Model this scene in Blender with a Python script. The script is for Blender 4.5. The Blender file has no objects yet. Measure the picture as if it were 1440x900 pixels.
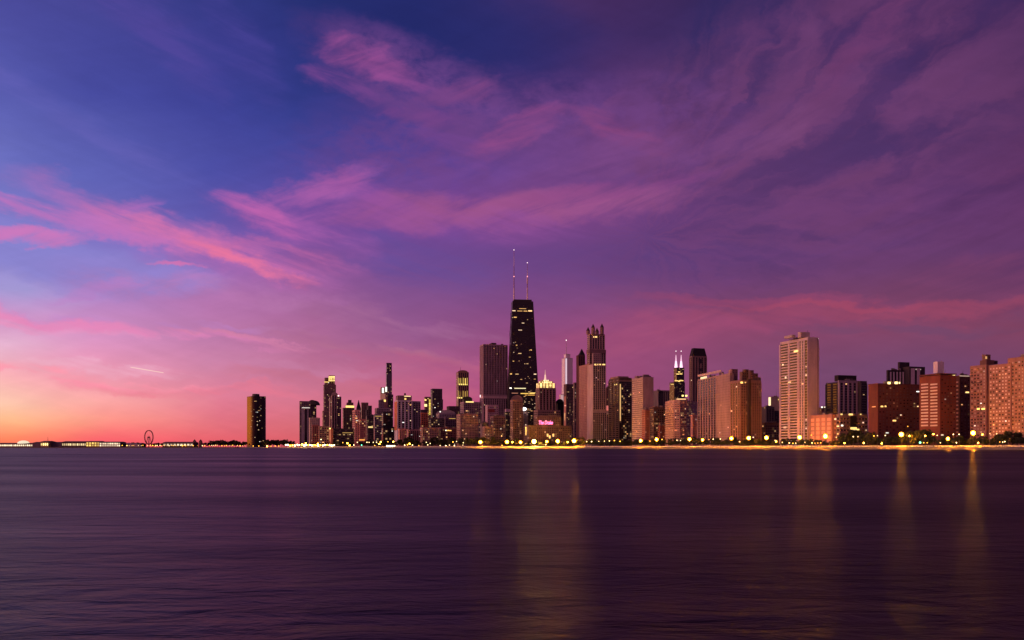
import bpy, bmesh, math, random
from mathutils import Vector
random.seed(11)
R = math.radians
S = bpy.context.scene
COL = S.collection

# ------------------------------------------------------------------ camera
F = 1210.0          # focal length in pixels of the 1440 px wide photograph
HZ = 628.8          # row of the horizon
CH = 2.2            # height of the eye above the lake
cd = bpy.data.cameras.new('camera'); cam = bpy.data.objects.new('camera', cd); COL.objects.link(cam)
cd.sensor_width = 36; cd.lens = 36*F/1440; cd.shift_y = (HZ-450)/1440
cd.clip_start = .5; cd.clip_end = 90000
cam.location = (0, 0, CH); cam.rotation_euler = (R(90), 0, 0)
S.camera = cam
S.render.engine = 'CYCLES'
S.cycles.use_denoising = True
S.cycles.max_bounces = 5; S.cycles.diffuse_bounces = 2; S.cycles.glossy_bounces = 3
S.cycles.sample_clamp_indirect = 4
S.view_settings.view_transform = 'Standard'; S.view_settings.look = 'None'
S.view_settings.exposure = 0; S.view_settings.gamma = 1

def at(px, py, Y):
    return Vector(((px-720)/F*Y, Y, CH+(HZ-py)/F*Y))
def lin(c):
    return tuple(((v/255)/12.92 if v <= 10 else ((v/255+.055)/1.055)**2.4) for v in c)

# ------------------------------------------------------------------ node helper
class N:
    """a socket with arithmetic"""
    def __init__(s, nt, sock): s.nt = nt; s.k = sock
    def m(s, op, b=None, c=None, clamp=False):
        n = s.nt.nodes.new('ShaderNodeMath'); n.operation = op; n.use_clamp = clamp
        for i, v in enumerate((s, b, c)):
            if v is None: continue
            if isinstance(v, N): s.nt.links.new(v.k, n.inputs[i])
            else: n.inputs[i].default_value = v
        return N(s.nt, n.outputs[0])
    def __add__(s, o): return s.m('ADD', o)
    def __sub__(s, o): return s.m('SUBTRACT', o)
    def __mul__(s, o): return s.m('MULTIPLY', o)
    def __truediv__(s, o): return s.m('DIVIDE', o)
    def smooth(s, a, b, lo=0., hi=1.):
        n = s.nt.nodes.new('ShaderNodeMapRange'); n.interpolation_type = 'SMOOTHSTEP'
        s.nt.links.new(s.k, n.inputs[0])
        for i, v in enumerate((a, b, lo, hi)): n.inputs[i+1].default_value = v
        return N(s.nt, n.outputs[0])
def mixc(nt, f, a, b, mode='MIX'):
    n = nt.nodes.new('ShaderNodeMix'); n.data_type = 'RGBA'; n.blend_type = mode
    for i, v in ((0, f), (6, a), (7, b)):
        if isinstance(v, N): nt.links.new(v.k, n.inputs[i])
        elif i == 0: n.inputs[i].default_value = v
        else: n.inputs[i].default_value = (*v, 1)
    return N(nt, n.outputs[2])
def ramp(nt, f, stops, interp='LINEAR'):
    n = nt.nodes.new('ShaderNodeValToRGB'); e = n.color_ramp.elements; n.color_ramp.interpolation = interp
    while len(e) < len(stops): e.new(.5)
    for i, (p, c) in enumerate(stops):
        e[i].position = p
    for i, (p, c) in enumerate(stops):
        e[i].position = p; e[i].color = (*c, 1)
    nt.links.new(f.k, n.inputs[0]); return N(nt, n.outputs[0])
def comb(nt, x, y, z):
    n = nt.nodes.new('ShaderNodeCombineXYZ')
    for i, v in enumerate((x, y, z)):
        if isinstance(v, N): nt.links.new(v.k, n.inputs[i])
        else: n.inputs[i].default_value = v
    return N(nt, n.outputs[0])
def noise(nt, vec, scale, detail=4, rough=.5, dist=0):
    n = nt.nodes.new('ShaderNodeTexNoise'); n.inputs['Scale'].default_value = scale
    n.inputs['Detail'].default_value = detail; n.inputs['Roughness'].default_value = rough
    n.inputs['Distortion'].default_value = dist
    nt.links.new(vec.k, n.inputs['Vector']); return N(nt, n.outputs[0])

# ------------------------------------------------------------------ sky (world)
W = bpy.data.worlds.new('World'); S.world = W; W.use_nodes = True
nt = W.node_tree; nt.nodes.clear()
geo = nt.nodes.new('ShaderNodeTexCoord'); sep = nt.nodes.new('ShaderNodeSeparateXYZ')
nt.links.new(geo.outputs['Generated'], sep.inputs[0])
sx, sy, sz = (N(nt, sep.outputs[i]) for i in range(3))
AZ = sx.m('ARCTAN2', sy)*(180/math.pi)             # azimuth in degrees, 0 = straight ahead
EL = sz.m('ARCSINE')*(180/math.pi)                 # elevation in degrees
def pxA(px): return math.degrees(math.atan((px-720)/F))
def pxE(px, py):
    a = math.atan((px-720)/F); return math.degrees(math.atan((HZ-py)/F*math.cos(a)))
cols = {   # sRGB of the clear sky and its broad glow: column -> (row, colour)
    0:   [(625,(255,120,85)),(608,(255,150,110)),(590,(255,188,140)),(565,(255,200,175)),(520,(248,175,185)),(485,(230,180,208)),(450,(212,150,198)),(405,(165,153,212)),(350,(140,130,205)),(250,(112,116,195)),(120,(88,92,175)),(0,(76,76,156))],
    130: [(625,(255,92,105)),(608,(255,118,118)),(590,(255,150,138)),(560,(252,170,168)),(520,(240,155,180)),(480,(222,150,195)),(440,(198,138,196)),(400,(160,130,200)),(340,(128,118,198)),(250,(98,102,184)),(120,(72,76,160)),(0,(70,70,148))],
    300: [(625,(236,88,112)),(600,(234,105,132)),(560,(230,118,156)),(520,(215,125,172)),(470,(196,118,182)),(420,(182,108,178)),(360,(150,100,182)),(300,(95,88,172)),(240,(78,80,166)),(150,(64,68,152)),(60,(58,60,140)),(0,(52,58,132))],
    440: [(625,(222,78,115)),(600,(222,90,130)),(560,(215,98,152)),(500,(190,92,160)),(440,(172,85,162)),(380,(148,82,162)),(320,(115,78,160)),(260,(82,74,158)),(200,(60,66,148)),(120,(48,56,130)),(50,(42,50,120)),(0,(38,48,114))],
    600: [(625,(208,70,120)),(580,(205,76,138)),(530,(192,78,148)),(480,(160,74,152)),(420,(138,70,150)),(360,(112,70,150)),(300,(125,72,150)),(240,(92,66,146)),(180,(78,62,138)),(120,(66,56,128)),(50,(38,43,108)),(0,(38,43,106))],
    740: [(625,(182,62,118)),(580,(180,66,132)),(530,(158,68,140)),(480,(146,66,140)),(420,(124,66,142)),(360,(108,66,142)),(300,(132,72,146)),(240,(108,66,138)),(180,(95,62,132)),(120,(72,50,118)),(50,(66,46,108)),(0,(74,50,112))],
    900: [(625,(150,58,112)),(580,(146,62,122)),(530,(146,64,130)),(470,(152,65,132)),(420,(122,63,132)),(360,(98,62,134)),(300,(112,66,136)),(240,(108,64,128)),(190,(112,62,124)),(120,(78,50,112)),(50,(64,44,104)),(0,(66,43,100))],
    1080:[(625,(122,62,112)),(580,(120,64,120)),(520,(120,65,120)),(460,(140,64,118)),(420,(118,62,118)),(360,(102,62,124)),(300,(102,62,122)),(240,(104,62,122)),(180,(98,60,120)),(120,(78,54,112)),(50,(56,42,100)),(0,(52,40,96))],
    1260:[(625,(112,58,104)),(580,(112,62,118)),(520,(112,64,120)),(460,(128,62,112)),(420,(116,60,112)),(360,(100,58,114)),(300,(98,56,112)),(240,(90,54,112)),(180,(84,54,112)),(120,(76,50,108)),(50,(76,46,102)),(0,(72,44,98))],
    1440:[(625,(104,55,100)),(580,(106,60,114)),(520,(112,60,114)),(460,(128,60,108)),(420,(112,56,108)),(360,(96,54,110)),(300,(100,54,108)),(240,(94,50,104)),(150,(82,48,100)),(80,(66,42,94)),(40,(56,38,90)),(0,(50,35,88))],
}
def trim(px, y, c):
    w = min(1, max(0, (y-330)/120)); r, g, b = c
    if 400 < px < 650: r, g, b = r-7*w, g+17*w, b-12*w
    elif 650 <= px < 950: r, g, b = r+4*w, g+11*w, b-13*w
    elif px >= 950: r, g, b = r+2*w, g+7*w, b-11*w
    elif px > 250: r, g, b = r-6*w, g+6*w, b-8*w
    if px > 650: b -= 6*(1-w)
    return (min(255, r), g, b)
keys = []
for px in sorted(cols):
    st = sorted((max(0, pxE(px, y))/90, lin(trim(px, y, c))) for y, c in cols[px])
    st = [(0, st[0][1])] + st + [(.40, lin((36, 24, 46))), (.6, lin((27, 20, 36))), (1, lin((18, 14, 24)))]
    keys.append((pxA(px), st))
def simple(a, rows): return (a, [(e/90, tuple(k*v for v in lin(c))) for e, c, k in rows])
keys = [simple(-180, [(0,(160,86,108),1.0),(10,(150,82,116),1.0),(25,(100,64,100),1.0),(50,(40,32,56),1),(90,(18,14,24),1)]),
        simple(-125, [(0,(255,120,90),1.4),(8,(240,120,130),1.2),(22,(150,95,150),1.0),(50,(40,32,56),1),(90,(18,14,24),1)]),
        simple(-80, [(0,(255,140,40),6.),(4,(255,150,60),5.),(11,(255,175,150),1.6),(28,(150,130,190),1.1),(50,(40,32,56),1),(90,(18,14,24),1)]),
        simple(-52, [(0,(255,130,36),4.5),(4,(255,150,60),3.6),(11,(250,180,180),1.1),(25,(120,120,195),1.0),(50,(40,32,56),1),(90,(18,14,24),1)])] + [(-39, keys[0][1])] + keys + [
        simple(60, [(0,(95,55,95),1),(12,(100,55,105),1),(30,(60,42,92),1),(50,(40,32,56),1),(90,(18,14,24),1)]),
        simple(120, [(0,(110,60,95),1),(12,(110,62,110),1),(30,(65,48,98),1),(50,(40,32,56),1),(90,(18,14,24),1)]),
        simple(180, [(0,(160,86,108),1.0),(10,(150,82,116),1.0),(25,(100,64,100),1),(50,(40,32,56),1),(90,(18,14,24),1)])]
dirv = N(nt, geo.outputs['Generated'])
# slow warping of the lookup, so that no band runs perfectly level
cvec = comb(nt, AZ*.55, EL*1.6, 0.)
wA = noise(nt, cvec, .11, 3, .55); wB = noise(nt, comb(nt, AZ*.5, EL*1.5, 7.3), .12, 4, .55)
ELw = EL + (wA-.5)*EL.m('MULTIPLY', .16).m('MINIMUM', 2.4)
AZw = AZ + (wB-.5)*9.
fE = (ELw/90.).m('MAXIMUM', 0.)
sky = None
for (a, st), prev in zip(keys, [None]+keys[:-1]):
    c = ramp(nt, fE, st)
    sky = c if sky is None else mixc(nt, AZw.m('SUBTRACT', prev[0]).m('DIVIDE', a-prev[0], clamp=True), sky, c)
# cloud coordinates: strongly warped, fibrous
n1 = noise(nt, comb(nt, AZ*.5, EL*.9, 3.1), .40, 6, .6)
n2 = noise(nt, comb(nt, AZ*.5, EL*.9, 9.7), .40, 6, .6)
UA = AZ + (n1-.5)*5.0
UE = EL + (n2-.5)*3.2
fib_a = noise(nt, comb(nt, (AZ*.95+EL*.31)*.35, (EL*.95-AZ*.31)*2.0, 1.7), .55, 6, .58, .4)   # fibres rising to one side
fib_b = noise(nt, comb(nt, (AZ*.97-EL*.26)*.35, (EL*.97+AZ*.26)*2.2, 5.2), .55, 6, .58, .4)   # fibres falling to that side
puff = noise(nt, comb(nt, AZ*.6, EL*1.1, 2.2), .75, 7, .64, .3)
FA, FE = pxA(905), pxE(905, 335)                      # the fibres at one side fan out from this direction
fx_, fy_ = UA-FA, (UE-FE)*1.0
phi = fy_.m('ARCTAN2', fx_); rho = (fx_*fx_+fy_*fy_).m('SQRT')
fan = noise(nt, comb(nt, phi*6.0, rho*.11, 4.4), 1.0, 6, .58, .3)
fan2 = noise(nt, comb(nt, phi*2.2, rho*.10, 8.4), 1.0, 5, .6, .5)
def cloud(px, py, a, b, ang, col, k, tex, lo=.24, hi=.76):
    """one cloud bank: centre, half sizes (given as they measure in the photograph), tilt, colour, opacity"""
    global sky
    A0, E0 = pxA(px), pxE(px, py); s = math.degrees(1/F)*math.cos(R(A0))
    ca, sa = math.cos(R(ang)), math.sin(R(ang))
    dx, dy = UA-A0, UE-E0
    u = (dx*ca - dy*sa)*(1/(a*s)); v = (dx*sa + dy*ca)*(1/(b*s))
    r = u*u + v*v
    f = r.smooth(2.6, .0); col = trim(px, py, col)
    if tex is not None: f = f*tex.smooth(lo, hi)
    sky = mixc(nt, f.m('MULTIPLY', k, clamp=True), sky, lin(col))
# darker gaps first, then the lit banks
cloud(560,365,120,26,8,(98,70,152),.7,fib_b)
cloud(850,365,150,24,0,(98,64,138),.6,fib_b)
cloud(1060,355,170,22,-4,(88,60,128),.6,fib_a)
cloud(1040,50,110,65,-40,(48,42,102),.75,None)
cloud(640,50,150,55,5,(36,42,106),.8,None)
cloud(1400,15,120,32,-20,(48,34,88),.8,fan)
cloud(100,372,150,26,4,(136,132,208),.75,None)
cloud(180,385,90,18,4,(150,130,205),.5,None)
cloud(200,25,110,26,22,(84,70,152),.6,fib_b)
cloud(250,70,60,18,45,(80,70,152),.6,fib_b)
cloud(340,60,70,20,52,(74,66,148),.6,fib_b)
cloud(90,160,150,18,22,(102,96,178),.5,fib_b)
# the fan of veils
cloud(1150,190,240,150,-14,(114,64,118),.8,fan,.36,.66)
cloud(1160,110,220,110,-40,(106,60,116),.7,fan2,.42,.66)
cloud(1250,160,280,150,-25,(66,46,104),.5,fan,.60,.36)
cloud(1130,330,260,60,-3,(110,62,122),.6,fib_a)
cloud(1100,105,70,16,-54,(106,62,118),.6,fan)
cloud(1225,48,90,14,-42,(112,58,114),.6,fan)
cloud(1065,195,60,12,-20,(124,72,126),.7,fib_a)
cloud(985,145,36,10,-35,(110,64,122),.7,fib_a)
cloud(1105,185,40,11,-30,(122,70,126),.7,fib_a)
# the bank high in the middle
cloud(590,120,125,40,20,(104,66,134),.95,puff,.2,.62)
cloud(515,82,58,14,8,(158,80,146),.9,fib_a)
cloud(560,96,50,12,22,(146,76,144),.8,fib_b)
cloud(485,122,44,12,10,(146,78,150),.8,fib_b)
cloud(655,134,46,13,-14,(130,70,136),.85,fib_a)
cloud(575,168,60,9,8,(126,68,136),.8,fib_a)
# broad mauve veil below it
cloud(740,215,240,70,-4,(112,68,140),.75,puff,.3,.66)
cloud(640,205,50,10,10,(118,70,146),.7,fib_b)
cloud(722,180,56,12,-22,(146,74,140),.85,fib_a)
cloud(760,168,40,8,-20,(128,70,138),.8,fib_a)
cloud(735,196,40,7,-18,(142,74,140),.7,fib_a)
cloud(870,185,56,12,24,(142,70,130),.8,fib_b)
cloud(845,160,44,9,-30,(120,68,130),.7,fib_a)
cloud(930,215,120,20,-6,(122,70,130),.65,fib_a)
cloud(800,240,110,18,-18,(122,72,142),.7,fib_a)
cloud(640,250,110,20,-10,(114,72,146),.7,fib_a)
cloud(720,296,200,20,-3,(158,84,144),.9,fib_a,.2,.62)
cloud(600,310,150,16,4,(150,82,154),.7,fib_b)
cloud(860,268,120,11,-8,(140,72,140),.75,fib_a)
# lit edge at the border of the blue
cloud(468,256,64,16,-18,(176,94,164),.85,fib_a)
cloud(505,262,56,14,14,(160,84,158),.7,fib_b)
cloud(430,285,80,16,-14,(170,94,168),.75,fib_a)
cloud(410,318,90,18,14,(178,96,170),.75,fib_b)
cloud(365,305,56,12,16,(196,100,172),.75,fib_b)
# the streak of pink over the lake
cloud(255,335,160,20,15,(200,112,178),.8,fib_b,.2,.74)
cloud(190,318,60,13,18,(210,116,178),.65,fib_b,.2,.7)
cloud(290,348,90,10,16,(224,116,170),.7,fib_b,.2,.7)
cloud(345,370,70,7,16,(240,116,156),.75,fib_b,.2,.66)
cloud(400,362,80,14,10,(206,104,166),.7,fib_b)
cloud(70,302,130,11,8,(190,114,186),.85,fib_b,.28,.62)
cloud(185,290,40,8,-16,(176,106,184),.7,fib_a)
cloud(45,334,60,8,-8,(208,118,184),.85,fib_a,.26,.6)
cloud(243,370,26,4,6,(216,116,176),.8,fib_b,.2,.5)
cloud(190,402,90,6,-12,(190,124,194),.6,fib_a)
cloud(300,412,150,16,2,(192,118,182),.6,puff)
cloud(60,452,130,8,4,(232,148,192),.85,fib_b,.26,.6)
cloud(180,462,160,7,5,(228,132,184),.8,fib_b,.26,.6)
cloud(320,474,90,4,6,(222,124,176),.7,fib_b,.26,.6)
cloud(230,455,150,5,3,(188,132,200),.5,fib_b)
cloud(60,505,140,6,2,(238,186,208),.6,fib_b)
cloud(70,524,150,6,3,(255,152,172),.8,fib_b,.26,.6)
cloud(180,536,120,5,2,(250,140,165),.65,fib_b)
cloud(310,550,150,7,2,(242,114,150),.7,fib_b)
cloud(400,515,120,6,2,(204,124,176),.5,fib_b)
cloud(560,455,160,8,8,(172,88,160),.65,fib_b)
cloud(520,492,130,6,8,(190,96,150),.5,fib_b)
cloud(500,540,150,9,3,(206,92,140),.6,fib_b)
cloud(650,520,170,9,6,(184,82,140),.55,fib_b)
cloud(900,468,110,20,-10,(162,70,130),.6,fib_a)
cloud(1010,450,110,14,4,(156,66,122),.6,fib_b)
cloud(1080,424,140,8,4,(158,66,118),.6,fib_b,.0,.6)
cloud(1250,436,200,9,1,(156,66,112),.6,fib_b,.0,.6)
cloud(1180,431,130,4,3,(168,68,112),.45,None)
cloud(1400,438,90,7,2,(150,64,110),.6,fib_b)
cloud(1300,462,200,6,2,(102,62,116),.5,fib_b)
cloud(1400,390,120,26,-5,(128,62,112),.5,fib_a)
# the straight condensation trail
a0, e0, a1, e1 = pxA(182), pxE(182, 516), pxA(231.5), pxE(231.5, 524.5); ln = math.hypot(a1-a0, e1-e0); ux, uy = (a1-a0)/ln, (e1-e0)/ln
tu = (AZ-(a0+a1)/2)*ux+(EL-(e0+e1)/2)*uy; tv = (EL-(e0+e1)/2)*ux-(AZ-(a0+a1)/2)*uy
ft = tv.m('ABSOLUTE').smooth(.042, .01)*tu.m('ABSOLUTE').smooth(ln/2, ln/2-.12)
sky = mixc(nt, ft*.7, sky, lin((255, 215, 200)))
# fine fibres over everything, low contrast
fine = (fib_a*.5+fib_b*.5).smooth(.3, .7, .95, 1.05)
mul = nt.nodes.new('ShaderNodeVectorMath'); mul.operation = 'SCALE'
nt.links.new(sky.k, mul.inputs[0]); nt.links.new(fine.k, mul.inputs['Scale'])
bg = nt.nodes.new('ShaderNodeBackground'); bg.inputs[1].default_value = 1
nt.links.new(mul.outputs[0], bg.inputs[0])
wo = nt.nodes.new('ShaderNodeOutputWorld'); nt.links.new(bg.outputs[0], wo.inputs[0])
W.cycles.sampling_method = 'MANUAL'; W.cycles.sample_map_resolution = 1024

# ------------------------------------------------------------------ sun: last warm light, low over the lake
sd = bpy.data.lights.new('sun', 'SUN'); sun = bpy.data.objects.new('sun', sd); COL.objects.link(sun)
sd.energy = 1.4; sd.angle = R(40); sd.color = (1, .44, .40)
SUN_AZ, SUN_EL = -114, 6
v = Vector((math.sin(R(SUN_AZ))*math.cos(R(SUN_EL)), math.cos(R(SUN_AZ))*math.cos(R(SUN_EL)), math.sin(R(SUN_EL))))
sun.rotation_euler = (-v).to_track_quat('-Z', 'Y').to_euler(); sun.location = (-400, -100, 300)

# ------------------------------------------------------------------ materials
MC = {}
def newmat(name):
    m = bpy.data.materials.new(name); m.use_nodes = True; t = m.node_tree
    return m, t, t.nodes['Principled BSDF']
def wallmat(c, rough=.85):
    k = ('w', c, rough)
    if k in MC: return MC[k]
    m, t, b = newmat('facade'); tc = t.nodes.new('ShaderNodeTexCoord'); o = N(t, tc.outputs['Object'])
    mp = t.nodes.new('ShaderNodeMapping'); mp.inputs['Scale'].default_value = (1, 1, .25); t.links.new(o.k, mp.inputs[0])
    n = noise(t, N(t, mp.outputs[0]), .12, 6, .6)
    n2 = noise(t, o, .9, 3, .6)
    f = (n*.7+n2*.3).smooth(.3, .7)
    col = mixc(t, f, tuple(x*.76 for x in c), tuple(min(.85, x*1.2) for x in c))
    t.links.new(col.k, b.inputs['Base Color']); b.inputs['Roughness'].default_value = rough
    MC[k] = m; return m
def glassmat(lit=.05, curtain=.16, tint=(.014, .013, .016), ior=1.48, drape=(.13, .095, .08)):
    k = ('g', lit, curtain, tint, ior, drape)
    if k in MC: return MC[k]
    m, t, b = newmat('window_glass'); g = t.nodes.new('ShaderNodeNewGeometry'); r = N(t, g.outputs['Random Per Island'])
    t.links.new(mixc(t, r.m('LESS_THAN', curtain), tint, drape).k, b.inputs['Base Color'])
    t.links.new((r.m('FRACT') * .16 + .04).k, b.inputs['Roughness'])
    b.inputs['IOR'].default_value = ior
    if ior > 2.5: b.inputs['Specular Tint'].default_value = (.16, .13, .13, 1)
    if lit:
        r2 = (r*57.31).m('FRACT')
        b.inputs['Emission Color'].default_value = (1, .58, .24, 1)
        t.links.new((r2.m('GREATER_THAN', 1-lit)*(r*91.7).m('FRACT')*.5).k, b.inputs['Emission Strength'])
        m.cycles.emission_sampling = 'NONE'
    MC[k] = m; return m
def emit(c, s, sample=False):
    k = ('e', c, s, sample)
    if k in MC: return MC[k]
    m, t, b = newmat('lit'); b.inputs['Base Color'].default_value = (.3, .3, .3, 1)
    b.inputs['Emission Color'].default_value = (*c, 1); b.inputs['Emission Strength'].default_value = s
    if not sample: m.cycles.emission_sampling = 'NONE'
    MC[k] = m; return m
def plain(c, rough=.7, metal=0.):
    k = ('p', c, rough, metal)
    if k in MC: return MC[k]
    m, t, b = newmat('paint'); tc = t.nodes.new('ShaderNodeTexCoord')
    n = noise(t, N(t, tc.outputs['Object']), .8, 4, .6)
    t.links.new(mixc(t, n.smooth(.3, .7), tuple(x*.8 for x in c), tuple(min(1, x*1.15) for x in c)).k, b.inputs['Base Color'])
    b.inputs['Roughness'].default_value = rough; b.inputs['Metallic'].default_value = metal
    MC[k] = m; return m

# ------------------------------------------------------------------ mesh helper
class MB:
    def __init__(s): s.v = []; s.f = []
    def quad(s, a, b, c, d):
        i = len(s.v); s.v += [a, b, c, d]; s.f.append((i, i+1, i+2, i+3))
    def prism(s, pts, z0, z1, top=None, cap0=False):
        """closed outline (x,y) extruded z0..z1; top: other outline at z1"""
        n = len(pts); i = len(s.v); top = top or pts
        s.v += [(x, y, z0) for x, y in pts] + [(x, y, z1) for x, y in top]
        for k in range(n):
            j = (k+1) % n; s.f.append((i+k, i+j, i+n+j, i+n+k))
        s.f.append(tuple(range(i+n, i+2*n)))
        if cap0: s.f.append(tuple(range(i+n-1, i-1, -1)))
    def box(s, c, u, w, z0, z1):
        """c corner (x,y), u and w edge vectors (x,y)"""
        s.prism([(c[0], c[1]), (c[0]+u[0], c[1]+u[1]), (c[0]+u[0]+w[0], c[1]+u[1]+w[1]), (c[0]+w[0], c[1]+w[1])], z0, z1, cap0=True)
    def cone(s, c, r0, r1, z0, z1, n=8):
        a = [(c[0]+r0*math.cos(2*math.pi*k/n), c[1]+r0*math.sin(2*math.pi*k/n)) for k in range(n)]
        b = [(c[0]+r1*math.cos(2*math.pi*k/n), c[1]+r1*math.sin(2*math.pi*k/n)) for k in range(n)]
        s.prism(a, z0, z1, b, True)
    def bar(s, p, q, r0, r1=None, n=6):
        r1 = r0 if r1 is None else r1; p, q = Vector(p), Vector(q); d = (q-p).normalized()
        e = d.orthogonal().normalized(); g = d.cross(e); i = len(s.v)
        for c, r in ((p, r0), (q, r1)):
            for k in range(n):
                t = 2*math.pi*k/n; s.v.append(tuple(c+e*r*math.cos(t)+g*r*math.sin(t)))
        for k in range(n):
            j = (k+1) % n; s.f.append((i+k, i+j, i+n+j, i+n+k))
        s.f.append(tuple(range(i+n-1, i-1, -1))); s.f.append(tuple(range(i+n, i+2*n)))
    def mesh(s, name, mat, smooth=False, fix=True):
        me = bpy.data.meshes.new(name); me.from_pydata([tuple(v) for v in s.v], [], s.f)
        me.materials.append(mat); me.validate(); me.update()
        if fix: bm = bmesh.new(); bm.from_mesh(me); bmesh.ops.recalc_face_normals(bm, faces=bm.faces); bm.to_mesh(me); bm.free()
        if smooth:
            for p in me.polygons: p.use_smooth = True
        return me
    def obj(s, name, mat, parent=None, smooth=False, loc=None):
        fix = name not in ('glazing', 'water', 'ground', 'promenade', 'road', 'road_marking', 'beach')
        if loc is not None: s.v = [(v[0]-loc[0], v[1]-loc[1], v[2]-loc[2]) for v in s.v]
        o = link(name, s.mesh(name, mat, smooth, fix), parent)
        if name == 'glazing': o['kind'] = 'stuff'
        return o
def link(name, data, parent=None, loc=(0, 0, 0)):
    o = bpy.data.objects.new(name, data); COL.objects.link(o); o.location = loc; o.parent = parent
    return o
def tag(o, label=None, cat=None, group=None, kind=None):
    for k, v in (('label', label), ('category', cat), ('group', group), ('kind', kind)):
        if v: o[k] = v
    return o
def thing(name, loc, label, cat, group=None):
    return tag(link(name, None, None, loc), label, cat, group)
def child_copy(o, root):
    c = o.copy(); COL.objects.link(c); c.parent = root; return c
def sphere_mesh(name, mat, seg=12, rings=8, zs=1.):
    bm = bmesh.new(); bmesh.ops.create_uvsphere(bm, u_segments=seg, v_segments=rings, radius=1)
    for v in bm.verts: v.co.z *= zs
    me = bpy.data.meshes.new(name); bm.to_mesh(me); bm.free(); me.materials.append(mat)
    for p in me.polygons: p.use_smooth = True
    return me

# ------------------------------------------------------------------ shoreline, lake, ground
GZ = 2.4            # level of the land
SH = [(300,2470),(345,2440),(392,2330),(404,1960),(440,1820),(480,1700),(600,1540),(750,1360),(900,1130),(1100,915),(1300,765),(1450,690),(1600,630),(1800,560)]
def shore(px):
    for (a, A), (b, B) in zip(SH, SH[1:]):
        if px <= b: return A+(B-A)*max(0, (px-a)/(b-a))
    return SH[-1][1]
def gp(px, d, z):   # a point d metres inland of the water's edge
    Y = shore(px)+d; return ((px-720)/F*Y, Y, z)
PXS = [300+15*k for k in range(101)]

# water: fine near the camera so that the swell is real
m, t, b = newmat('lake_water')
b.inputs['Base Color'].default_value = (.006, .004, .0045, 1); b.inputs['IOR'].default_value = 1.333; b.inputs['Specular IOR Level'].default_value = .3
tc = t.nodes.new('ShaderNodeTexCoord'); o = N(t, tc.outputs['Object'])
def mapped(scale, rot=0.):
    mp = t.nodes.new('ShaderNodeMapping'); mp.inputs['Scale'].default_value = scale; mp.inputs['Rotation'].default_value = (0, 0, rot)
    t.links.new(o.k, mp.inputs[0]); return N(t, mp.outputs[0])
h1 = noise(t, mapped((.16, .42, 1), R(6)), 1.0, 3, .55, .3)
h2 = noise(t, mapped((.6, 1.15, 1), R(-9)), 1.0, 5, .62, .4)
h3 = noise(t, mapped((.022, .05, 1), R(3)), 1.0, 3, .5)
hh = h1*.2+h2*.17+h3*.4
bu = t.nodes.new('ShaderNodeBump'); bu.inputs['Strength'].default_value = .5; bu.inputs['Distance'].default_value = 1.0
t.links.new(hh.k, bu.inputs['Height']); t.links.new(bu.outputs[0], b.inputs['Normal'])
rr = noise(t, mapped((.012, .05, 1)), 1.0, 4, .6)
t.links.new(rr.smooth(.3, .7, .27, .40).k, b.inputs['Roughness'])
dfw = t.nodes.new('ShaderNodeBsdfDiffuse'); dfw.inputs[0].default_value = (.012, .0045, .005, 1)
mw = t.nodes.new('ShaderNodeMixShader'); mw.inputs[0].default_value = .58
t.links.new(dfw.outputs[0], mw.inputs[1]); t.links.new(b.outputs[0], mw.inputs[2]); t.links.new(mw.outputs[0], t.nodes['Material Output'].inputs[0])
mb = MB(); mb.quad((-40000, -400, 0), (40000, -400, 0), (40000, 60000, 0), (-40000, 60000, 0))
tag(mb.obj('water', m), kind='structure')

sand = plain((.46, .38, .28), .95); turf = plain((.05, .06, .03), .95); asphalt = plain((.05, .05, .052), .9); conc = plain((.55, .51, .46), .9)
mb = MB()
prof = [(-8, -.6), (0, .05), (10, .9), (24, 1.9), (34, GZ)]
for (d0, z0), (d1, z1) in zip(prof, prof[1:]):
    for p, q in zip(PXS, PXS[1:]): mb.quad(gp(p, d0, z0), gp(q, d0, z0), gp(q, d1, z1), gp(p, d1, z1))
bo = mb.obj('beach', sand); tag(bo, kind='structure')
mb = MB()
for p, q in zip(PXS, PXS[1:]):
    mb.quad(gp(p, 34, GZ), gp(q, 34, GZ), ((q-720)/F*11000, 11000, GZ), ((p-720)/F*11000, 11000, GZ))
tag(mb.obj('ground', turf), kind='structure')
def strip(name, d0, d1, z, mat, p0=392):
    mb = MB()
    for p, q in zip(PXS, PXS[1:]):
        if p >= p0: mb.quad(gp(p, d0, z), gp(q, d0, z), gp(q, d1, z), gp(p, d1, z))
    return tag(mb.obj(name, mat), kind='structure')
strip('promenade', 34.2, 44, GZ+.008, conc)
strip('road', 48, 66, GZ+.008, asphalt)
for d in (48.4, 56.9, 65.4): strip('road_marking', d, d+.2, GZ+.014, plain((.75, .73, .66), .8))
mb = MB()
for p, q in zip(PXS, PXS[1:]):
    if p < 405: continue
    a, b_, c, d = gp(p, 45, 0), gp(q, 45, 0), gp(q, 45.5, 0), gp(p, 45.5, 0)
    i = len(mb.v)
    mb.v += [(x, y, z) for z in (GZ, GZ+1.35) for x, y, _ in (a, b_, c, d)]
    mb.f += [(i, i+1, i+5, i+4), (i+2, i+3, i+7, i+6), (i+4, i+5, i+6, i+7)]
tag(mb.obj('barrier_wall', conc), 'long low concrete wall lit gold between the beach and the shore road', 'wall')
# the pier that runs out on the lake
mb = MB(); mb.box((at(-120, 0, 2420)[0], 2420), (at(330, 0, 2420)[0]-at(-120, 0, 2420)[0], 0), (0, 150), -1, GZ)
tag(mb.obj('pier', plain((.2, .17, .16), .9)), 'long dark stone pier carrying lit halls and the big wheel', 'pier')

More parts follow.
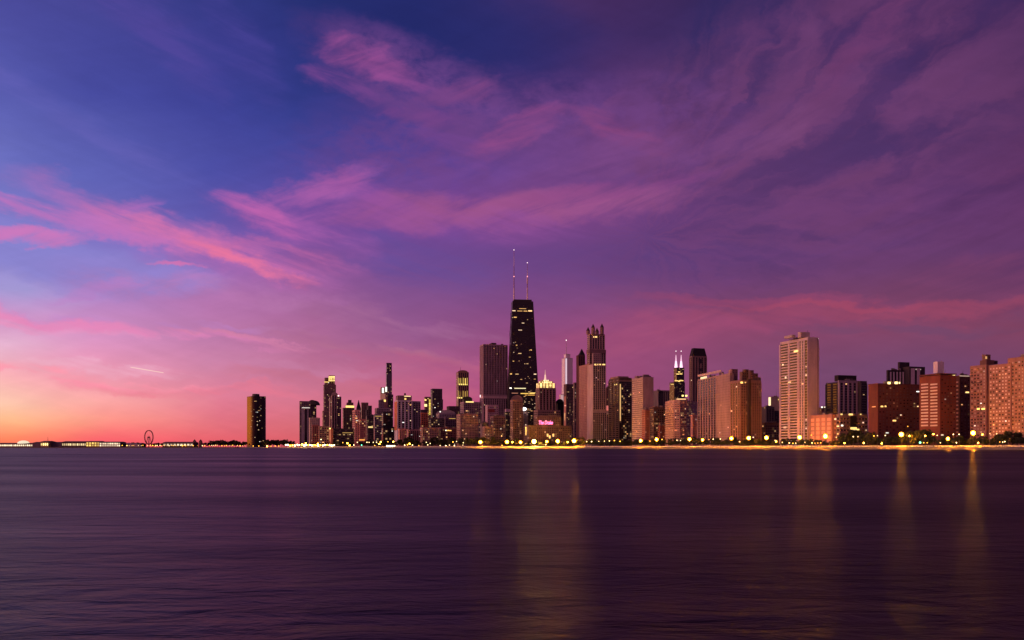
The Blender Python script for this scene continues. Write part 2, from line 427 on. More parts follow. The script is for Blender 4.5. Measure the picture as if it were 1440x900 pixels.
# ------------------------------------------------------------------ buildings
TH = 18.0           # the street grid is turned this much
LANDMARK = []       # (x0, x1, D, phrase): for the labels of lamps and trees
WARM = [(1, .6, .24), (1, .52, .18), (1, .7, .4), (1, .8, .6), (1, .45, .14), (1, .66, .34), (.95, .95, .9)]
class Building:
    def __init__(s, name, label, cat, D, px, phrase=None, group=None):
        s.D = D; p = at(px, 0, D); s.o = Vector((p[0], D, GZ))
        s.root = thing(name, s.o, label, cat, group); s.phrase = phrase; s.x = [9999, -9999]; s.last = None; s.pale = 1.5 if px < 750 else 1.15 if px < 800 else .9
    def frame(s, x0, xm, x1, D, th, depth=None):
        c, n = math.cos(R(th)), math.sin(R(th)); t0, t1 = (x0-720)/F, (x1-720)/F
        def dims(xm):
            X = (xm-720)/F*D
            return X, (t1*D-X)/(c-t1*n), (X-t0*D)/max(1e-3, n+t0*c)
        if xm is None:
            lo, hi = x0, x1
            for _ in range(40):
                mid = (lo+hi)/2; X, Wd, L = dims(mid)
                if L < (depth or .8)*Wd: lo = mid
                else: hi = mid
            xm = lo
        X, Wd, L = dims(xm)
        if L < 2 or (n+t0*c) < .03: L = max(12, .7*Wd)
        return Vector((X, D)), Vector((c, n))*Wd, Vector((-n, c))*L, Wd, L
    def block(s, name, x0, xm, x1, yt, yb=None, D=None, wall=(.3, .22, .2), left='g', front='g', right=None, th=TH, lit=0, litc=None, glass=None, depth=None, cw=None, ch=None, rough=.85, zt=None):
        D = D or s.D; P, u, w, Wd, L = s.frame(x0, xm, x1, D, th, depth)
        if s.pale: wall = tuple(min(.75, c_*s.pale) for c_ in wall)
        s.x = [min(s.x[0], x0), max(s.x[1], x1)]
        z1 = zt if zt is not None else CH+(HZ-yt)/F*D; z0 = GZ-.3 if yb is None else CH+(HZ-yb)/F*D
        mb = MB(); mb.box(P, u, w, z0, z1)
        if z1-z0 > 12 and Wd > 8:                # parapet
            q = .6
            for a, e, g in ((P, u, w*(q/L)), (P+w*(1-q/L), u, w*(q/L)), (P+w*(q/L), u*(q/Wd), w*(1-2*q/L)), (P+w*(q/L)+u*(1-q/Wd), u*(q/Wd), w*(1-2*q/L))):
                mb.box(a, e, g, z1+.004, z1+1.2)
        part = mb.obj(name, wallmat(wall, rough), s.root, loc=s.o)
        far = D > 1750
        cw = cw or (4.6 if far else 3.3); ch = ch or (4.4 if far else 3.3)
        gl, sl, tr, cells = MB(), MB(), MB(), []
        ue, we = u/Wd, w/L
        faces = [(P+w, -we, L, -ue, left), (P, ue, Wd, -we, front), (P+u, we, L, ue, right if right else left)]
        for org, d, wid, nrm, st in faces:
            s.facade(org, d, wid, nrm, z0, z1, st, cw, ch, gl, sl, tr, cells)
        gm = glass or glassmat()
        if gl.f: gl.obj('glazing', gm, part, loc=s.o)
        if sl.f: sl.obj('glazing', glassmat(0, .0, (.008, .007, .009), 1.42), part, loc=s.o)
        if tr.f: tr.obj('facade_trim', wallmat(tuple(min(.7, x*1.15) for x in wall), rough), part, loc=s.o)
        vis = [c for c in cells if c[4].dot(Vector((0-c[0][0], 0-c[0][1]))) > 0]
        random.shuffle(vis)
        for c in vis[:lit]:
            col = random.choice(litc or WARM); s.litrect(c[0], c[1], c[4], c[2], c[3], col, random.choice((.35, .6, 1.0, 1.7)), part, D)
        s.last = (P, ue, we, Wd, L, z0, z1, part, D, u, w); return s.last
    def litrect(s, p, d, nrm, z, size, col, k, part, D):
        wv = max(size[0]*.8, D*.0008)*random.choice((1, 1, 1, 1.8)); hv = max(size[1]*.7, D*.0006)
        a = p + nrm*.16; mb = MB()
        A, B = a-d*wv/2, a+d*wv/2
        mb.quad((A.x, A.y, z-hv/2), (B.x, B.y, z-hv/2), (B.x, B.y, z+hv/2), (A.x, A.y, z+hv/2))
        mb.obj('lit_window', emit(col, k), part, loc=s.o)
    def facade(s, org, d, wid, nrm, z0, z1, st, cw, ch, gl, sl, tr, cells):
        if not st or wid < 1.5: return
        if isinstance(st, str): st = (st,)
        if st[0] == 'mix':
            a = 0
            for fr, sub in st[1]: s.facade(org+d*a, d, wid*fr, nrm, z0, z1, sub, cw, ch, gl, sl, tr, cells); a += wid*fr
            return
        k = st[0]; H = z1-z0; zb = z0+(4 if H > 30 else .6); zt = z1-(2.0 if H > 30 else .6)
        if zt-zb < 2: return
        nz = max(1, round((zt-zb)/ch)); nx = max(1, round((wid-1.2)/cw)); hz = (zt-zb)/nz; hx = (wid-1.2)/nx
        P = lambda a, z, e=.08: (org.x+d.x*a+nrm.x*e, org.y+d.y*a+nrm.y*e, z)
        def q(mb, a0, a1, b0, b1, e=.08): mb.quad(P(a0, b0, e), P(a1, b0, e), P(a1, b1, e), P(a0, b1, e))
        def bx(mb, a0, a1, b0, b1, e): mb.box(Vector(P(a0, 0, .0)[:2]), d*(a1-a0), nrm*e, b0, b1)
        if k in ('g', 'w'):
            fx, fz = (st[1], st[2]) if len(st) > 2 else ((.6, .6) if k == 'g' else (.9, .84))
            for i in range(nx):
                for j in range(nz):
                    a = .6+(i+.5)*hx; z = zb+(j+.5)*hz
                    q(gl, a-hx*fx/2, a+hx*fx/2, z-hz*fz/2, z+hz*fz/2)
        elif k == 's':
            n = st[1]; fx = st[2] if len(st) > 2 else .5; h = (wid-1.0)/n
            for i in range(n):
                a = .5+(i+.5)*h; q(sl, a-h*fx/2, a+h*fx/2, zb, zt)
                for j in range(nz):                       # spandrels break the strip
                    bx(tr, a-h*fx/2+.05, a+h*fx/2-.05, zb+j*hz, zb+j*hz+hz*.13, .14)
            for i in range(n+1):
                a = .5+i*h; bx(tr, max(.02, a-h*(1-fx)*.28), min(wid-.02, a+h*(1-fx)*.28), zb, zt, .55)
            hx = h; nx = n
        elif k == 'b':
            fz = st[1] if len(st) > 1 else .5
            for j in range(nz):
                for i in range(nx):
                    a = .6+(i+.5)*hx; z = zb+(j+.5)*hz
                    q(gl, a-hx*.485, a+hx*.485, z-hz*fz/2, z+hz*fz/2)
        elif k == 'k':
            n = st[1] if len(st) > 1 else 1; h = (wid-.8)/n
            for i in range(n):
                a0, a1 = .4+i*h+h*.1, .4+(i+1)*h-h*.1
                for j in range(nz):
                    z = zb+j*hz; q(sl, a0, a1, z+hz*.3, z+hz*1.0)
                    bx(tr, a0, a1, z, z+hz*.40, 1.3)
            for i in range(n+1):
                a = .4+i*h; bx(tr, max(.02, a-h*.07), min(wid-.02, a+h*.07), zb, zt, 1.2)
        for _ in range(60):
            i, j = random.randrange(nx), random.randrange(nz); a = .6+(i+.5)*hx; z = zb+(j+.55)*hz
            cells.append((Vector(P(a, 0, .1)[:2]), d, z, (min(hx*.6, 3.), hz*.5), nrm))
    # ---- pieces on the last block
    def mark(s, px, py, wpx, hpx, col, k, face='front', name='lit_window', e=.3, sample=False):
        """a lit area on a face, given where it shows"""
        P, ue, we, Wd, L, z0, z1, part, D, u, w = s.last; t_ = (px-720)/F
        if face == 'front': d, org, nrm = ue, P, -we
        else: d, org, nrm = -we, P, -ue
        def hit(x):          # org + d*a on the line of sight
            q_ = (x-720)/F; return org+d*((q_*org.y-org.x)/(d.x-q_*d.y))
        A, B = hit(px-wpx/2), hit(px+wpx/2); f = (A.y+B.y)/2/F; hv = hpx*f; z = CH+(HZ-py)*f; A = A+nrm*e; B = B+nrm*e
        mb = MB(); mb.quad((A.x, A.y, z-hv/2), (B.x, B.y, z-hv/2), (B.x, B.y, z+hv/2), (A.x, A.y, z+hv/2))
        mb.obj(name, emit(col, k, sample) if col else k, part, loc=s.o)
    def clutter(s, n=5):
        P, ue, we, Wd, L, z0, z1, part, D, u, w = s.last
        for _ in range(n):
            a, b_ = random.uniform(.12, .8), random.uniform(.15, .75); x, y = random.uniform(2, 6), random.uniform(2, 5); c = P+u*a+w*b_; h = random.uniform(1.4, 4.2); mb = MB()
            mb.box(c, ue*min(x, Wd*.3), we*min(y, L*.3), z1+.01, z1+h); mb.obj('roof_unit', wallmat(random.choice(((.2, .15, .14), (.3, .24, .23), (.1, .08, .08)))), s.root, loc=s.o)
        for _ in range(max(1, n//3)):
            c = P+u*random.uniform(.2, .8)+w*random.uniform(.2, .7); mb = MB(); mb.cone(c, .22, .1, z1+.01, z1+random.uniform(5, 10), 6); mb.obj('aerial', plain((.1, .08, .09)), s.root, loc=s.o)
    def panels(s, px, py, w, h, nx, ny, col, k, face='front', e=.3, fill=.78):
        for i in range(nx):
            for j in range(ny):
                s.mark(px-w/2+(i+.5)*w/nx, py-h/2+(j+.5)*h/ny, w/nx*fill, h/ny*(fill if ny > 1 else 1), col, round(k*random.choice((.45, .7, .9, 1.1, 1.5)), 3), face, 'lit_panel', e)
    def roof(s, name, h, inset, wall, z=None, steps=1):
        P, ue, we, Wd, L, z0, z1, part, D, u, w = s.last; z1 = z or z1
        cs = [P, P+u, P+u+w, P+w]; ctr = P+u/2+w/2
        mb = MB(); mb.prism([tuple(c) for c in cs], z1+.01, z1+h, [tuple(ctr+(c-ctr)*inset) for c in cs])
        return mb.obj(name, wallmat(wall), s.root, loc=s.o)
    def cyl(s, name, px, y0, y1, r0, r1, mat, D=None, n=12, sm=True):
        D = D or s.D+8; p = at(px, y0, D); q = at(px, y1, D); mb = MB()
        mb.cone((p.x, D), r0*D/F, r1*D/F, p.z, q.z, n); return mb.obj(name, mat, s.root, loc=s.o)
    def dome(s, name, px, yb, rpx, hpx, mat, D=None):
        D = D or s.D+10; c = at(px, yb, D); r = rpx*D/F; h = hpx*D/F; mb = MB(); n, k = 20, 6
        rings = [[(c.x+r*math.cos(a*math.pi/2/k)*math.cos(2*math.pi*i/n), c.y+r*math.cos(a*math.pi/2/k)*math.sin(2*math.pi*i/n), c.z+h*math.sin(a*math.pi/2/k)) for i in range(n)] for a in range(k)]
        for ra in rings: mb.v += ra
        for a in range(k-1):
            for i in range(n): mb.f.append((a*n+i, a*n+(i+1) % n, (a+1)*n+(i+1) % n, (a+1)*n+i))
        mb.v.append((c.x, c.y, c.z+h)); T = len(mb.v)-1
        for i in range(n): mb.f.append(((k-1)*n+i, (k-1)*n+(i+1) % n, T))
        return mb.obj(name, mat, s.root, True, loc=s.o)
    def arch(s, name, x0, x1, yspring, ytop, D, depth, wall):
        """a barrel top"""
        p, q = at(x0, yspring, D), at(x1, yspring, D); h = at(x0, ytop, D).z-p.z; n = 10; mb = MB(); pts = []
        for k in range(n+1):
            a = math.pi*k/n; pts.append((p.x+(q.x-p.x)*(1-math.cos(a))/2, p.z+h*math.sin(a)))
        i = len(mb.v); mb.v += [(x, D, z) for x, z in pts]+[(x, D+depth, z) for x, z in pts]
        for k in range(n): mb.f.append((i+k, i+k+1, i+n+1+k+1, i+n+1+k))
        mb.f.append(tuple(range(i, i+n+1))); mb.f.append(tuple(range(i+2*n+1, i+n, -1)))
        return mb.obj(name, wallmat(wall), s.root, loc=s.o)
    def done(s):
        if s.phrase: LANDMARK.append((s.x[0], s.x[1], s.D, s.phrase))

PINK = (.40, .31, .28); WHITE = (.60, .54, .52); BRICK = (.20, .062, .042); BROWN = (.23, .15, .125); TAN = (.34, .24, .19)
DARK = (.05, .04, .045); GREY = (.21, .18, .19); PALE = (.5, .46, .46)
YEL = (1, .66, .16); GOLD = (1, .60, .13); WHT = (1, .92, .78)

# --- the black three-lobed tower that stands alone
def lobed_tower():
    D = 3000; B = Building('glass_tower', 'lone dark curved glass tower with one side glowing orange, standing apart by the pier', 'tower', D+35, 361, 'the lone curved tower')
    c = at(361, 0, D+35); va = math.atan2(c.x, c.y); e1 = Vector((math.cos(va), -math.sin(va))); e2 = Vector((math.sin(va), math.cos(va)))
    plan = [(-20.5,-1),(-19.6,-8),(-15,-14),(-8,-17),(0,-16.5),(8,-13.5),(16,-12.5),(24,-10),(29,-5),(31,2),(30,10),(24,18),(10,24),(-5,34),(-18,42),(-28,42),(-33,36),(-33,30)]
    fine_ = []
    for (x0, y0), (x1, y1) in zip(plan, plan[1:]+plan[:1]):
        m_ = max(1, round(math.hypot(x1-x0, y1-y0)/4.2)); fine_ += [(x0+(x1-x0)*q_/m_, y0+(y1-y0)*q_/m_) for q_ in range(m_)]
    n = len(fine_)
    def outline(k): return [tuple(Vector((c.x, c.y))+e1*x*k+e2*(4+(y-4)*k)) for x, y in fine_]
    o1 = outline(1); z1 = at(0, 556.5, D).z
    mb = MB(); mb.prism(o1, GZ, z1); body = mb.obj('tower', plain((.012, .011, .014), .5), B.root, loc=B.o)
    gl = MB(); o2 = outline(1.006); nz = 58
    for i in range(n):
        a, b_ = Vector(o2[i]), Vector(o2[(i+1) % n])
        for j in range(nz):
            za = GZ+6+(z1-GZ-8)*(j+.12)/nz; zc = GZ+6+(z1-GZ-8)*(j+.97)/nz
            p, q = a.lerp(b_, .04), a.lerp(b_, .96); gl.quad((p.x, p.y, za), (q.x, q.y, za), (q.x, q.y, zc), (p.x, p.y, zc))
    gl.obj('glazing', glassmat(.012, .0, (.006, .006, .009), 2.9), body, loc=B.o)
    for k in range(18):
        i = random.choice([i for i in range(n) if o2[i][1] < c.y-8]); a, b_ = Vector(o2[i]), Vector(o2[(i+1) % n]); d = (b_-a).normalized()
        nr = Vector((d.y, -d.x)); j = random.randrange(4, nz-2)
        B.litrect((a+b_)/2+nr*.3, d, nr, GZ+6+(z1-GZ-8)*(j+.5)/nz, (2.5, 2), random.choice(WARM), random.choice((.5, .9, 1.4)), body, D)
    mb = MB(); mb.cone((c.x-3, c.y), 13, 12, z1+.01, at(0, 553.2, D).z, 20); mb.obj('penthouse', plain((.03, .026, .04), .6), B.root, loc=B.o)
    B.x = [348, 374]; B.done()
lobed_tower()

# --- far cluster by the river mouth
B = Building('apartment_tower', 'grey slab tower with a pale framed front under a dark top band', 'tower', 2300, 423, 'the grey framed slab')
B.block('tower', 421, None, 437, 564.5, wall=(.16, .12, .14), left='g', front='g', lit=2, depth=.5)
B.mark(430, 599, 12.5, 52, None, wallmat(PALE), name='front_panel', e=1.2)
B.mark(430, 600, 3.5, 50, None, glassmat(0, 0.), name='window_strip', e=1.5)
B.mark(435, 600, 2.2, 50, None, glassmat(0, 0.), name='window_strip', e=1.5)
B.mark(430, 573.4, 11, 1.1, WHT, .75, name='light_band', e=1.7); B.done()
B = Building('apartment_tower', 'dark tower with a rounded shoulder behind the grey framed slab', 'tower', 2420, 440)
B.block('tower', 433, None, 445, 569, wall=DARK, left='w', front='w', lit=3); B.arch('rounded_top', 432.6, 445, 569, 562.3, 2405, 45, DARK); B.done()
B = Building('apartment_tower', 'pale stepped block joined to a low red brown wing by the shore', 'tower', 1960, 436, 'the pale stepped block')
B.block('tower', 434.5, None, 450, 588, wall=PINK, lit=3, front=('g', .4, .5), left=None, D=2000); B.clutter(3)
B.block('red_wing', 438.5, None, 448, 598, wall=(.25, .1, .09), lit=2); B.done()
B = Building('low_building', 'low dark block with a bright orange corner near the shore', 'building', 1900, 450, 'the orange cornered low block')
B.block('main_block', 448, None, 463, 600, wall=BROWN, lit=3); B.clutter(3); B.block('corner_bay', 461, 465.5, 468.5, 602, wall=(.5, .2, .1), left=None, front=None, D=1890)
B.mark(463.6, 612, 3, 17, (1, .28, .12), .42, face='left', name='lit_panel'); B.mark(464, 602.6, 2, 1.5, YEL, 3, face='left', name='lamp'); B.done()  # glowing orange panel stands in for sunset light on the corner
B = Building('low_building', 'low black block with one thin lit ledge along its front', 'building', 1900, 470, 'the low black block')
B.block('main_block', 468, None, 497, 603, wall=DARK, left='b', front='b', lit=5); B.clutter(3); B.mark(489, 608.6, 15, .8, GOLD, .5, name='light_band'); B.done()
B = Building('office_tower', 'stepped stone skyscraper with a glowing yellow glass lantern on top', 'tower', 3000, 456)
B.block('base_tier', 453, None, 474, 578, wall=BROWN, lit=10); B.block('tower', 454.5, None, 472.5, 541, wall=(.2, .13, .12), D=3015, lit=12)
B.block('upper_tier', 456, None, 471, 531.5, 541, wall=(.2, .13, .12), D=3025, lit=2)
B.mark(459, 543, 6, 1.6, YEL, 1.3, name='light_band'); B.mark(459, 537.2, 6, 1.3, YEL, 1.1, name='light_band')
B.block('lantern', 462, None, 471, 528.2, 536.5, wall=(.4, .3, .1), left=None, front=None, D=3005)
B.panels(467, 532.6, 7.4, 7.6, 4, 3, (1, .72, .24), 1.5); B.mark(462.8, 532.8, 1.1, 7, (1, .7, .2), 1.2, face='left', name='lit_glass'); B.done()
B = Building('apartment_tower', 'brown tower with a pale arched cap before the lantern skyscraper', 'tower', 2650, 464, 'the arched cap tower')
B.block('tower', 463, None, 480, 558, wall=(.17, .115, .11), lit=16); B.block('center_bay', 466, None, 474, 555.5, wall=(.3, .22, .22), left=None, front=('s', 2, .6), D=2640)
B.arch('arched_cap', 466, 474, 555.5, 551.5, 2640, 12, (.3, .22, .22)); B.mark(476, 556.5, 1.5, 1.3, WHT, 2.6); B.done()
B = Building('office_tower', 'dark tower with a ring of yellow light below its small cupola', 'tower', 2450, 484)
B.block('tower', 481.5, None, 498.5, 574, wall=(.1, .075, .05), lit=9); B.block('upper_tier', 485.5, None, 498, 569.5, 574, wall=(.3, .22, .1), D=2458, left=None, front=None)
B.mark(492, 571.8, 12, 2.8, (1, .72, .2), 1.5, name='light_band')
B.block('crown_tier', 487.2, None, 497, 566, 569.5, wall=(.12, .08, .06), D=2462, left=None, front=None); B.block('cupola', 489.3, None, 494.4, 562.3, 566, wall=DARK, D=2466, left=None, front=None); B.done()
B = Building('apartment_tower', 'salmon pink slab with two stepped halves at the shore', 'tower', 1900, 497, 'the salmon stepped slab')
B.block('tower', 495.5, 499, 506.5, 577, wall=(.5, .25, .22), lit=4, front=('g', .35, .45)); B.clutter(3); B.block('lower_wing', 505, None, 514.5, 590, wall=(.42, .17, .14), lit=5, D=1890)
B.mark(509, 618.6, 8, 1.8, (1, .4, .06), 1.1, name='light_band'); B.mark(502, 591.5, 3, 1, WHT, 1); B.done()
B = Building('office_tower', 'dark tower topped by a thin gothic spire', 'tower', 2500, 503)
B.block('tower', 501, None, 507.5, 574, wall=(.07, .055, .07), lit=3); B.roof('spire', 24, .08, (.05, .045, .06)); B.done()
B = Building('apartment_tower', 'brown ribbed tower with a flat crown behind the salmon slab', 'tower', 2550, 509)
B.block('tower', 507.5, None, 518, 566.5, wall=BROWN, front=('s', 4, .5), lit=4); B.done()
B = Building('office_tower', 'dark stepped tower with one lit floor halfway up', 'tower', 2150, 518, 'the dark stepped tower')
B.block('tower', 514.5, None, 526.5, 584, wall=(.06, .05, .055), lit=5, front=('b', .5)); B.clutter(3); B.block('upper_tier', 517, None, 523, 571, 584, wall=(.07, .055, .06), D=2158)
B.block('side_tier', 514.5, None, 519, 576, 584, wall=(.06, .05, .06), D=2160)
B.block('front_bay', 516.5, None, 525, 594, wall=(.07, .055, .06), D=2140, left=None, front=('b', .5)); B.mark(521, 600.6, 6.5, 2, (1, .72, .25), 1.1, name='light_band'); B.done()
B = Building('office_tower', 'grey office block with pale ribbon floors and a lit roof line', 'building', 2050, 527, 'the grey ribbon block')
B.block('tower', 525.5, None, 537.5, 583, wall=(.2, .18, .22), left=('b', .5), front=('b', .5), lit=5); B.clutter(3); B.mark(532, 585.3, 9, .9, GOLD, .55, name='light_band'); B.done()
B = Building('office_tower', 'broad black glass block with a few white lit windows near shore', 'building', 1950, 540, 'the broad black block')
B.block('tower', 536.5, None, 556, 601, wall=(.02, .018, .024), left='w', front='w', lit=5, litc=[WHT]); B.clutter(3); B.block('upper_tier', 537, None, 552, 580, 601, wall=(.02, .018, .024), left='w', front='w', lit=4, litc=[WHT], D=1958); B.done()
B = Building('skyscraper', 'thin dark teal skyscraper, tallest of the far cluster', 'tower', 3700, 545)
B.block('tower', 542.6, None, 551.2, 524, wall=(.025, .03, .036), left='w', front='w', lit=2, glass=glassmat(.03, 0., (.012, .03, .036), 2.1)); B.block('base_tier', 543, None, 553, 555, wall=(.03, .025, .03), left='w', front='w', D=3690)
B.block('upper_tier', 542.9, None, 551, 510.5, 524, wall=(.05, .03, .05), left='w', front='w', D=3703)
B.mark(547.5, 533.5, 3.2, 3, (.85, .95, 1), 2.2, name='lit_floor'); B.mark(548.5, 541.8, 3.5, .9, (.8, 1, .95), 1.2, name='lit_floor'); B.done()
B = Building('office_tower', 'short tower with white glowing top floors beside the thin teal skyscraper', 'tower', 3200, 536)
B.block('tower', 534.5, None, 545, 545, wall=(.42, .24, .2), lit=6)
B.mark(538.5, 549, 2.8, 7, (1, .97, .8), 1.6, name='lit_floor'); B.mark(543, 547.5, 2.4, 7, (.95, 1, .8), 1.5, name='lit_floor'); B.mark(541, 563.5, 3, 3, YEL, 1.6, name='lit_floor'); B.mark(539, 557.5, 6, 8, (1, .32, .22), .25, name='lit_floor'); B.done()
B = Building('office_tower', 'wide grey stepped block with white roof lights below the teal skyscraper', 'building', 2500, 530)
B.block('tower', 527, None, 553, 574, wall=(.25, .2, .22), lit=6); B.block('upper_tier', 532, None, 540, 563, 574, wall=(.25, .2, .23), D=2508)
B.mark(537, 578.7, 4.5, 1.6, WHT, 2); B.mark(543, 578.9, 3, 1.4, YEL, 2); B.mark(534, 575, 1.6, 3, WHT, 1.2); B.done()

# --- white ribbed tower and its neighbours
B = Building('apartment_tower', 'tower with tall white piers, dark window strips and an orange lit edge', 'tower', 1880, 559, 'the white piered tower')
B.block('tower', 554.5, 559, 580, 563.5, wall=PALE, left=None, front=('s', 4, .52), lit=6); B.clutter(3)
B.mark(556.7, 585, 4, 40, None, wallmat((.6, .22, .1)), face='left', name='painted_sunlit_edge', e=.5)  # orange colour stands in for the sunset light on this side face
B.block('penthouse', 556.5, None, 579, 556, 563.5, wall=(.17, .12, .12), D=1888, left=None, front=None); B.mark(573, 557.2, 9, 1, (1, .72, .3), 1.5, name='light_band'); B.mark(570, 561, 2.6, 2.4, YEL, 1.2)
B.block('side_wing', 579.5, None, 591.5, 564.8, wall=(.22, .2, .23), front=('s', 3, .6), left=None, lit=3, D=1895)
B.block('front_wing', 560, None, 572, 603.5, wall=(.5, .24, .2), front=('s', 4, .4), left=None, lit=2, D=1700); B.block('low_wing', 571.5, None, 592, 604.5, wall=(.3, .18, .16), front=('s', 6, .5), left=None, lit=4, D=1720)
B.cyl('roof_tank', 569.5, 556, 553, 1.3, 1.3, wallmat(DARK)); B.done()
B = Building('office_tower', 'narrow tower with one floodlit yellow edge beside a dark square tower', 'tower', 2300, 598)
B.block('tower', 596.5, None, 606, 558.5, wall=(.2, .13, .1), lit=12, litc=[YEL, GOLD]); B.panels(604.3, 572.5, 2.6, 22, 1, 9, (1, .74, .1), .95, fill=.85); B.mark(598.6, 570, 3.6, 3.4, (1, .72, .25), 2, name='lit_panel'); B.mark(598.3, 562.5, 2.6, 2, YEL, 1.6); B.done()
B = Building('office_tower', 'dark square gridded tower with scattered white windows behind the low blocks', 'tower', 2600, 608)
B.block('tower', 605.5, None, 622, 547, wall=(.06, .05, .06), lit=12, litc=[WHT, WARM[3]], front=('g', .6, .55)); B.block('side_wing', 618, None, 623, 562, wall=(.06, .05, .06), D=2640); B.done()
B = Building('low_building', 'low red building with orange lit floors beside the white piered tower', 'building', 2050, 591)
B.block('main_block', 590.5, None, 602, 581, wall=(.42, .12, .06), lit=4, litc=[GOLD]); B.clutter(3); B.block('roof_storey', 590.8, None, 601, 576, 581, wall=(.05, .04, .05), left=None, front=None, D=2056)
for k in range(3): B.mark(597, 584.5+3*k, 8, 1.1, (1, .38, .05), .7-.15*k, name='light_band')
B.done()
B = Building('hall', 'grey rounded hall roof rising behind the low dark shore blocks', 'building', 2250, 616)
B.block('main_block', 613.5, None, 640, 581.5, wall=(.26, .22, .26), lit=3); B.arch('vaulted_roof', 613.5, 640, 581.5, 576.5, 2262, 30, (.3, .25, .3)); B.mark(619, 579, 1.4, 1.4, WHT, 2.4); B.done()
B = Building('low_building', 'low dark roofed block with broad arches behind the tan shore block', 'building', 1900, 604)
B.block('main_block', 602.5, None, 625, 588.5, wall=(.07, .05, .06), lit=5); B.clutter(3); B.done()
B = Building('low_building', 'dim violet block with a faintly lit roof edge behind the red brown shore block', 'building', 1950, 626)
B.block('main_block', 623.5, None, 642.5, 588, wall=(.16, .1, .13), lit=5); B.clutter(3); B.mark(636, 588.6, 9, .7, GOLD, .7, name='light_band'); B.done()
B = Building('apartment_block', 'tan brick shore block, lower neighbour of the white piered tower', 'building', 1680, 592, 'the tan shore block')
B.block('main_block', 590.5, None, 616.5, 602, wall=(.3, .19, .15), lit=7, ch=3.4, cw=3.2); B.clutter(3); B.done()
B = Building('apartment_block', 'red brown shore block with one long lit strip of windows', 'building', 1700, 617, 'the red brown shore block')
B.block('main_block', 615.5, None, 643, 602, wall=(.2, .085, .075), lit=7, ch=3.4, cw=3.2); B.clutter(3); B.mark(631, 605.4, 7.5, 1.3, (1, .5, .1), 1.4, name='light_band'); B.mark(627, 605.2, 1.5, 1.5, WHT, 2); B.done()
B = Building('skyscraper', 'slim tower floodlit yellow in two bands, small mast on top', 'tower', 2900, 643)
B.block('tower', 641.5, None, 659.3, 523.5, wall=(.23, .15, .1), front=('s', 5, .5), left='g', lit=6, litc=[YEL]); B.arch('rounded_crown', 643.5, 658, 523.5, 520.5, 2908, 25, (.2, .13, .1))
for k, x in enumerate((644.8, 647.6, 651, 654.2, 656.6)):
    B.mark(x, 536+.6*(k % 2), 1.5, 9.5, (1, .68, .12), (.75, 1.1, .9, 1.2, .8)[k], name='lit_panel'); B.mark(x, 554+.8*(k % 2), 1.2, 9, (1, .6, .1), (.8, .5, .75, .6, .8)[k], name='lit_panel')
B.mark(651, 540.6, 13, 1.8, (1, .74, .18), 1.3, name='light_band'); B.mark(647, 559.4, 8, 1.8, (1, .74, .18), 1.2, name='light_band')
B.cyl('mast', 647.5, 521, 515.8, .3, .12, plain((.2, .2, .2))); B.done()
B = Building('low_building', 'low dark roofs with amber dots behind the violet terrace block', 'building', 2600, 632)
B.block('main_block', 628, None, 650, 571.5, wall=(.08, .05, .055), lit=9, litc=[GOLD, WARM[0]]); B.done()
B = Building('apartment_block', 'violet grey terrace block with a planted roof and a lit roof ledge', 'building', 2100, 650)
B.block('main_block', 647, None, 676, 565.5, wall=(.24, .18, .22), lit=6); B.clutter(3); B.mark(660.5, 565.2, 11, 1.6, (1, .74, .22), 1.5, name='light_band')
B.block('roof_garden', 650, None, 664, 561, 565.2, wall=(.04, .04, .03), left=None, front=None, D=2108); B.arch('roof_mound', 650, 664, 561, 557.5, 2112, 20, (.035, .04, .028))
B.mark(672, 580, 2, 3.6, YEL, 1.3); B.mark(674, 582.4, 4, 1, GOLD, 1.1); B.done()
B = Building('apartment_block', 'broad tan gridded block on the shore before the violet terrace block', 'building', 1620, 644, 'the broad tan block')
B.block('main_block', 642, None, 672, 583, wall=(.28, .18, .15), lit=8, cw=3.1, ch=3.3, front=('g', .5, .5)); B.clutter(3); B.done()
B = Building('skyscraper', 'broad flat topped dark tower with fine vertical ribs beside the black giant', 'tower', 2100, 677, 'the ribbed flat topped tower')
B.block('tower', 674.8, None, 713.8, 484.5, 557, wall=(.27, .2, .235), left=('s', 7, .4), front=('s', 15, .4), lit=5, depth=.5); B.clutter(3)
B.block('penthouse', 690, None, 698, 482, 484.5, wall=DARK, D=2112, left=None, front=None); B.block('stone_band', 674.6, None, 714, 557, 559.4, wall=(.5, .38, .38), D=2099, left=None, front=None, depth=.5)
B.block('lower_tower', 674.8, None, 713.8, 559.4, wall=(.27, .2, .235), left=('s', 7, .4), front=('s', 13, .44), lit=16, depth=.5)
B.mark(675.3, 557, 1, 3.5, (1, .8, .8), 1.8, name='lamp'); B.done()
B = Building('low_building', 'mauve block outlined in pale stone below the ribbed flat tower', 'building', 1800, 683)
B.block('main_block', 682.5, 685.5, 701, 570, wall=(.36, .25, .27), left=None, front=('g', .45, .5), lit=5); B.clutter(3); B.mark(691, 577.5, 9, 4.5, None, wallmat((.3, .06, .05)), name='red_panel', e=.6); B.done()
B = Building('apartment_block', 'brown brick block with a dark planted roof below the ribbed tower', 'building', 1640, 691, 'the brown brick block')
B.block('main_block', 689.5, None, 710.5, 586, wall=(.22, .13, .11), lit=7, cw=3.1); B.clutter(3); B.block('roof_storey', 691, None, 708, 584.2, 586, wall=(.04, .04, .03), left=None, front=None, D=1648); B.done()
B = Building('apartment_block', 'small tan block low on the shore beside the brown brick block', 'building', 1590, 680, 'the small tan block')
B.block('main_block', 678.5, None, 692.5, 600.5, wall=(.32, .21, .17), lit=5, cw=3.1); B.clutter(3); B.done()
B = Building('low_building', 'small grey block with a rounded white bay beside the small tan block', 'building', 1660, 677)
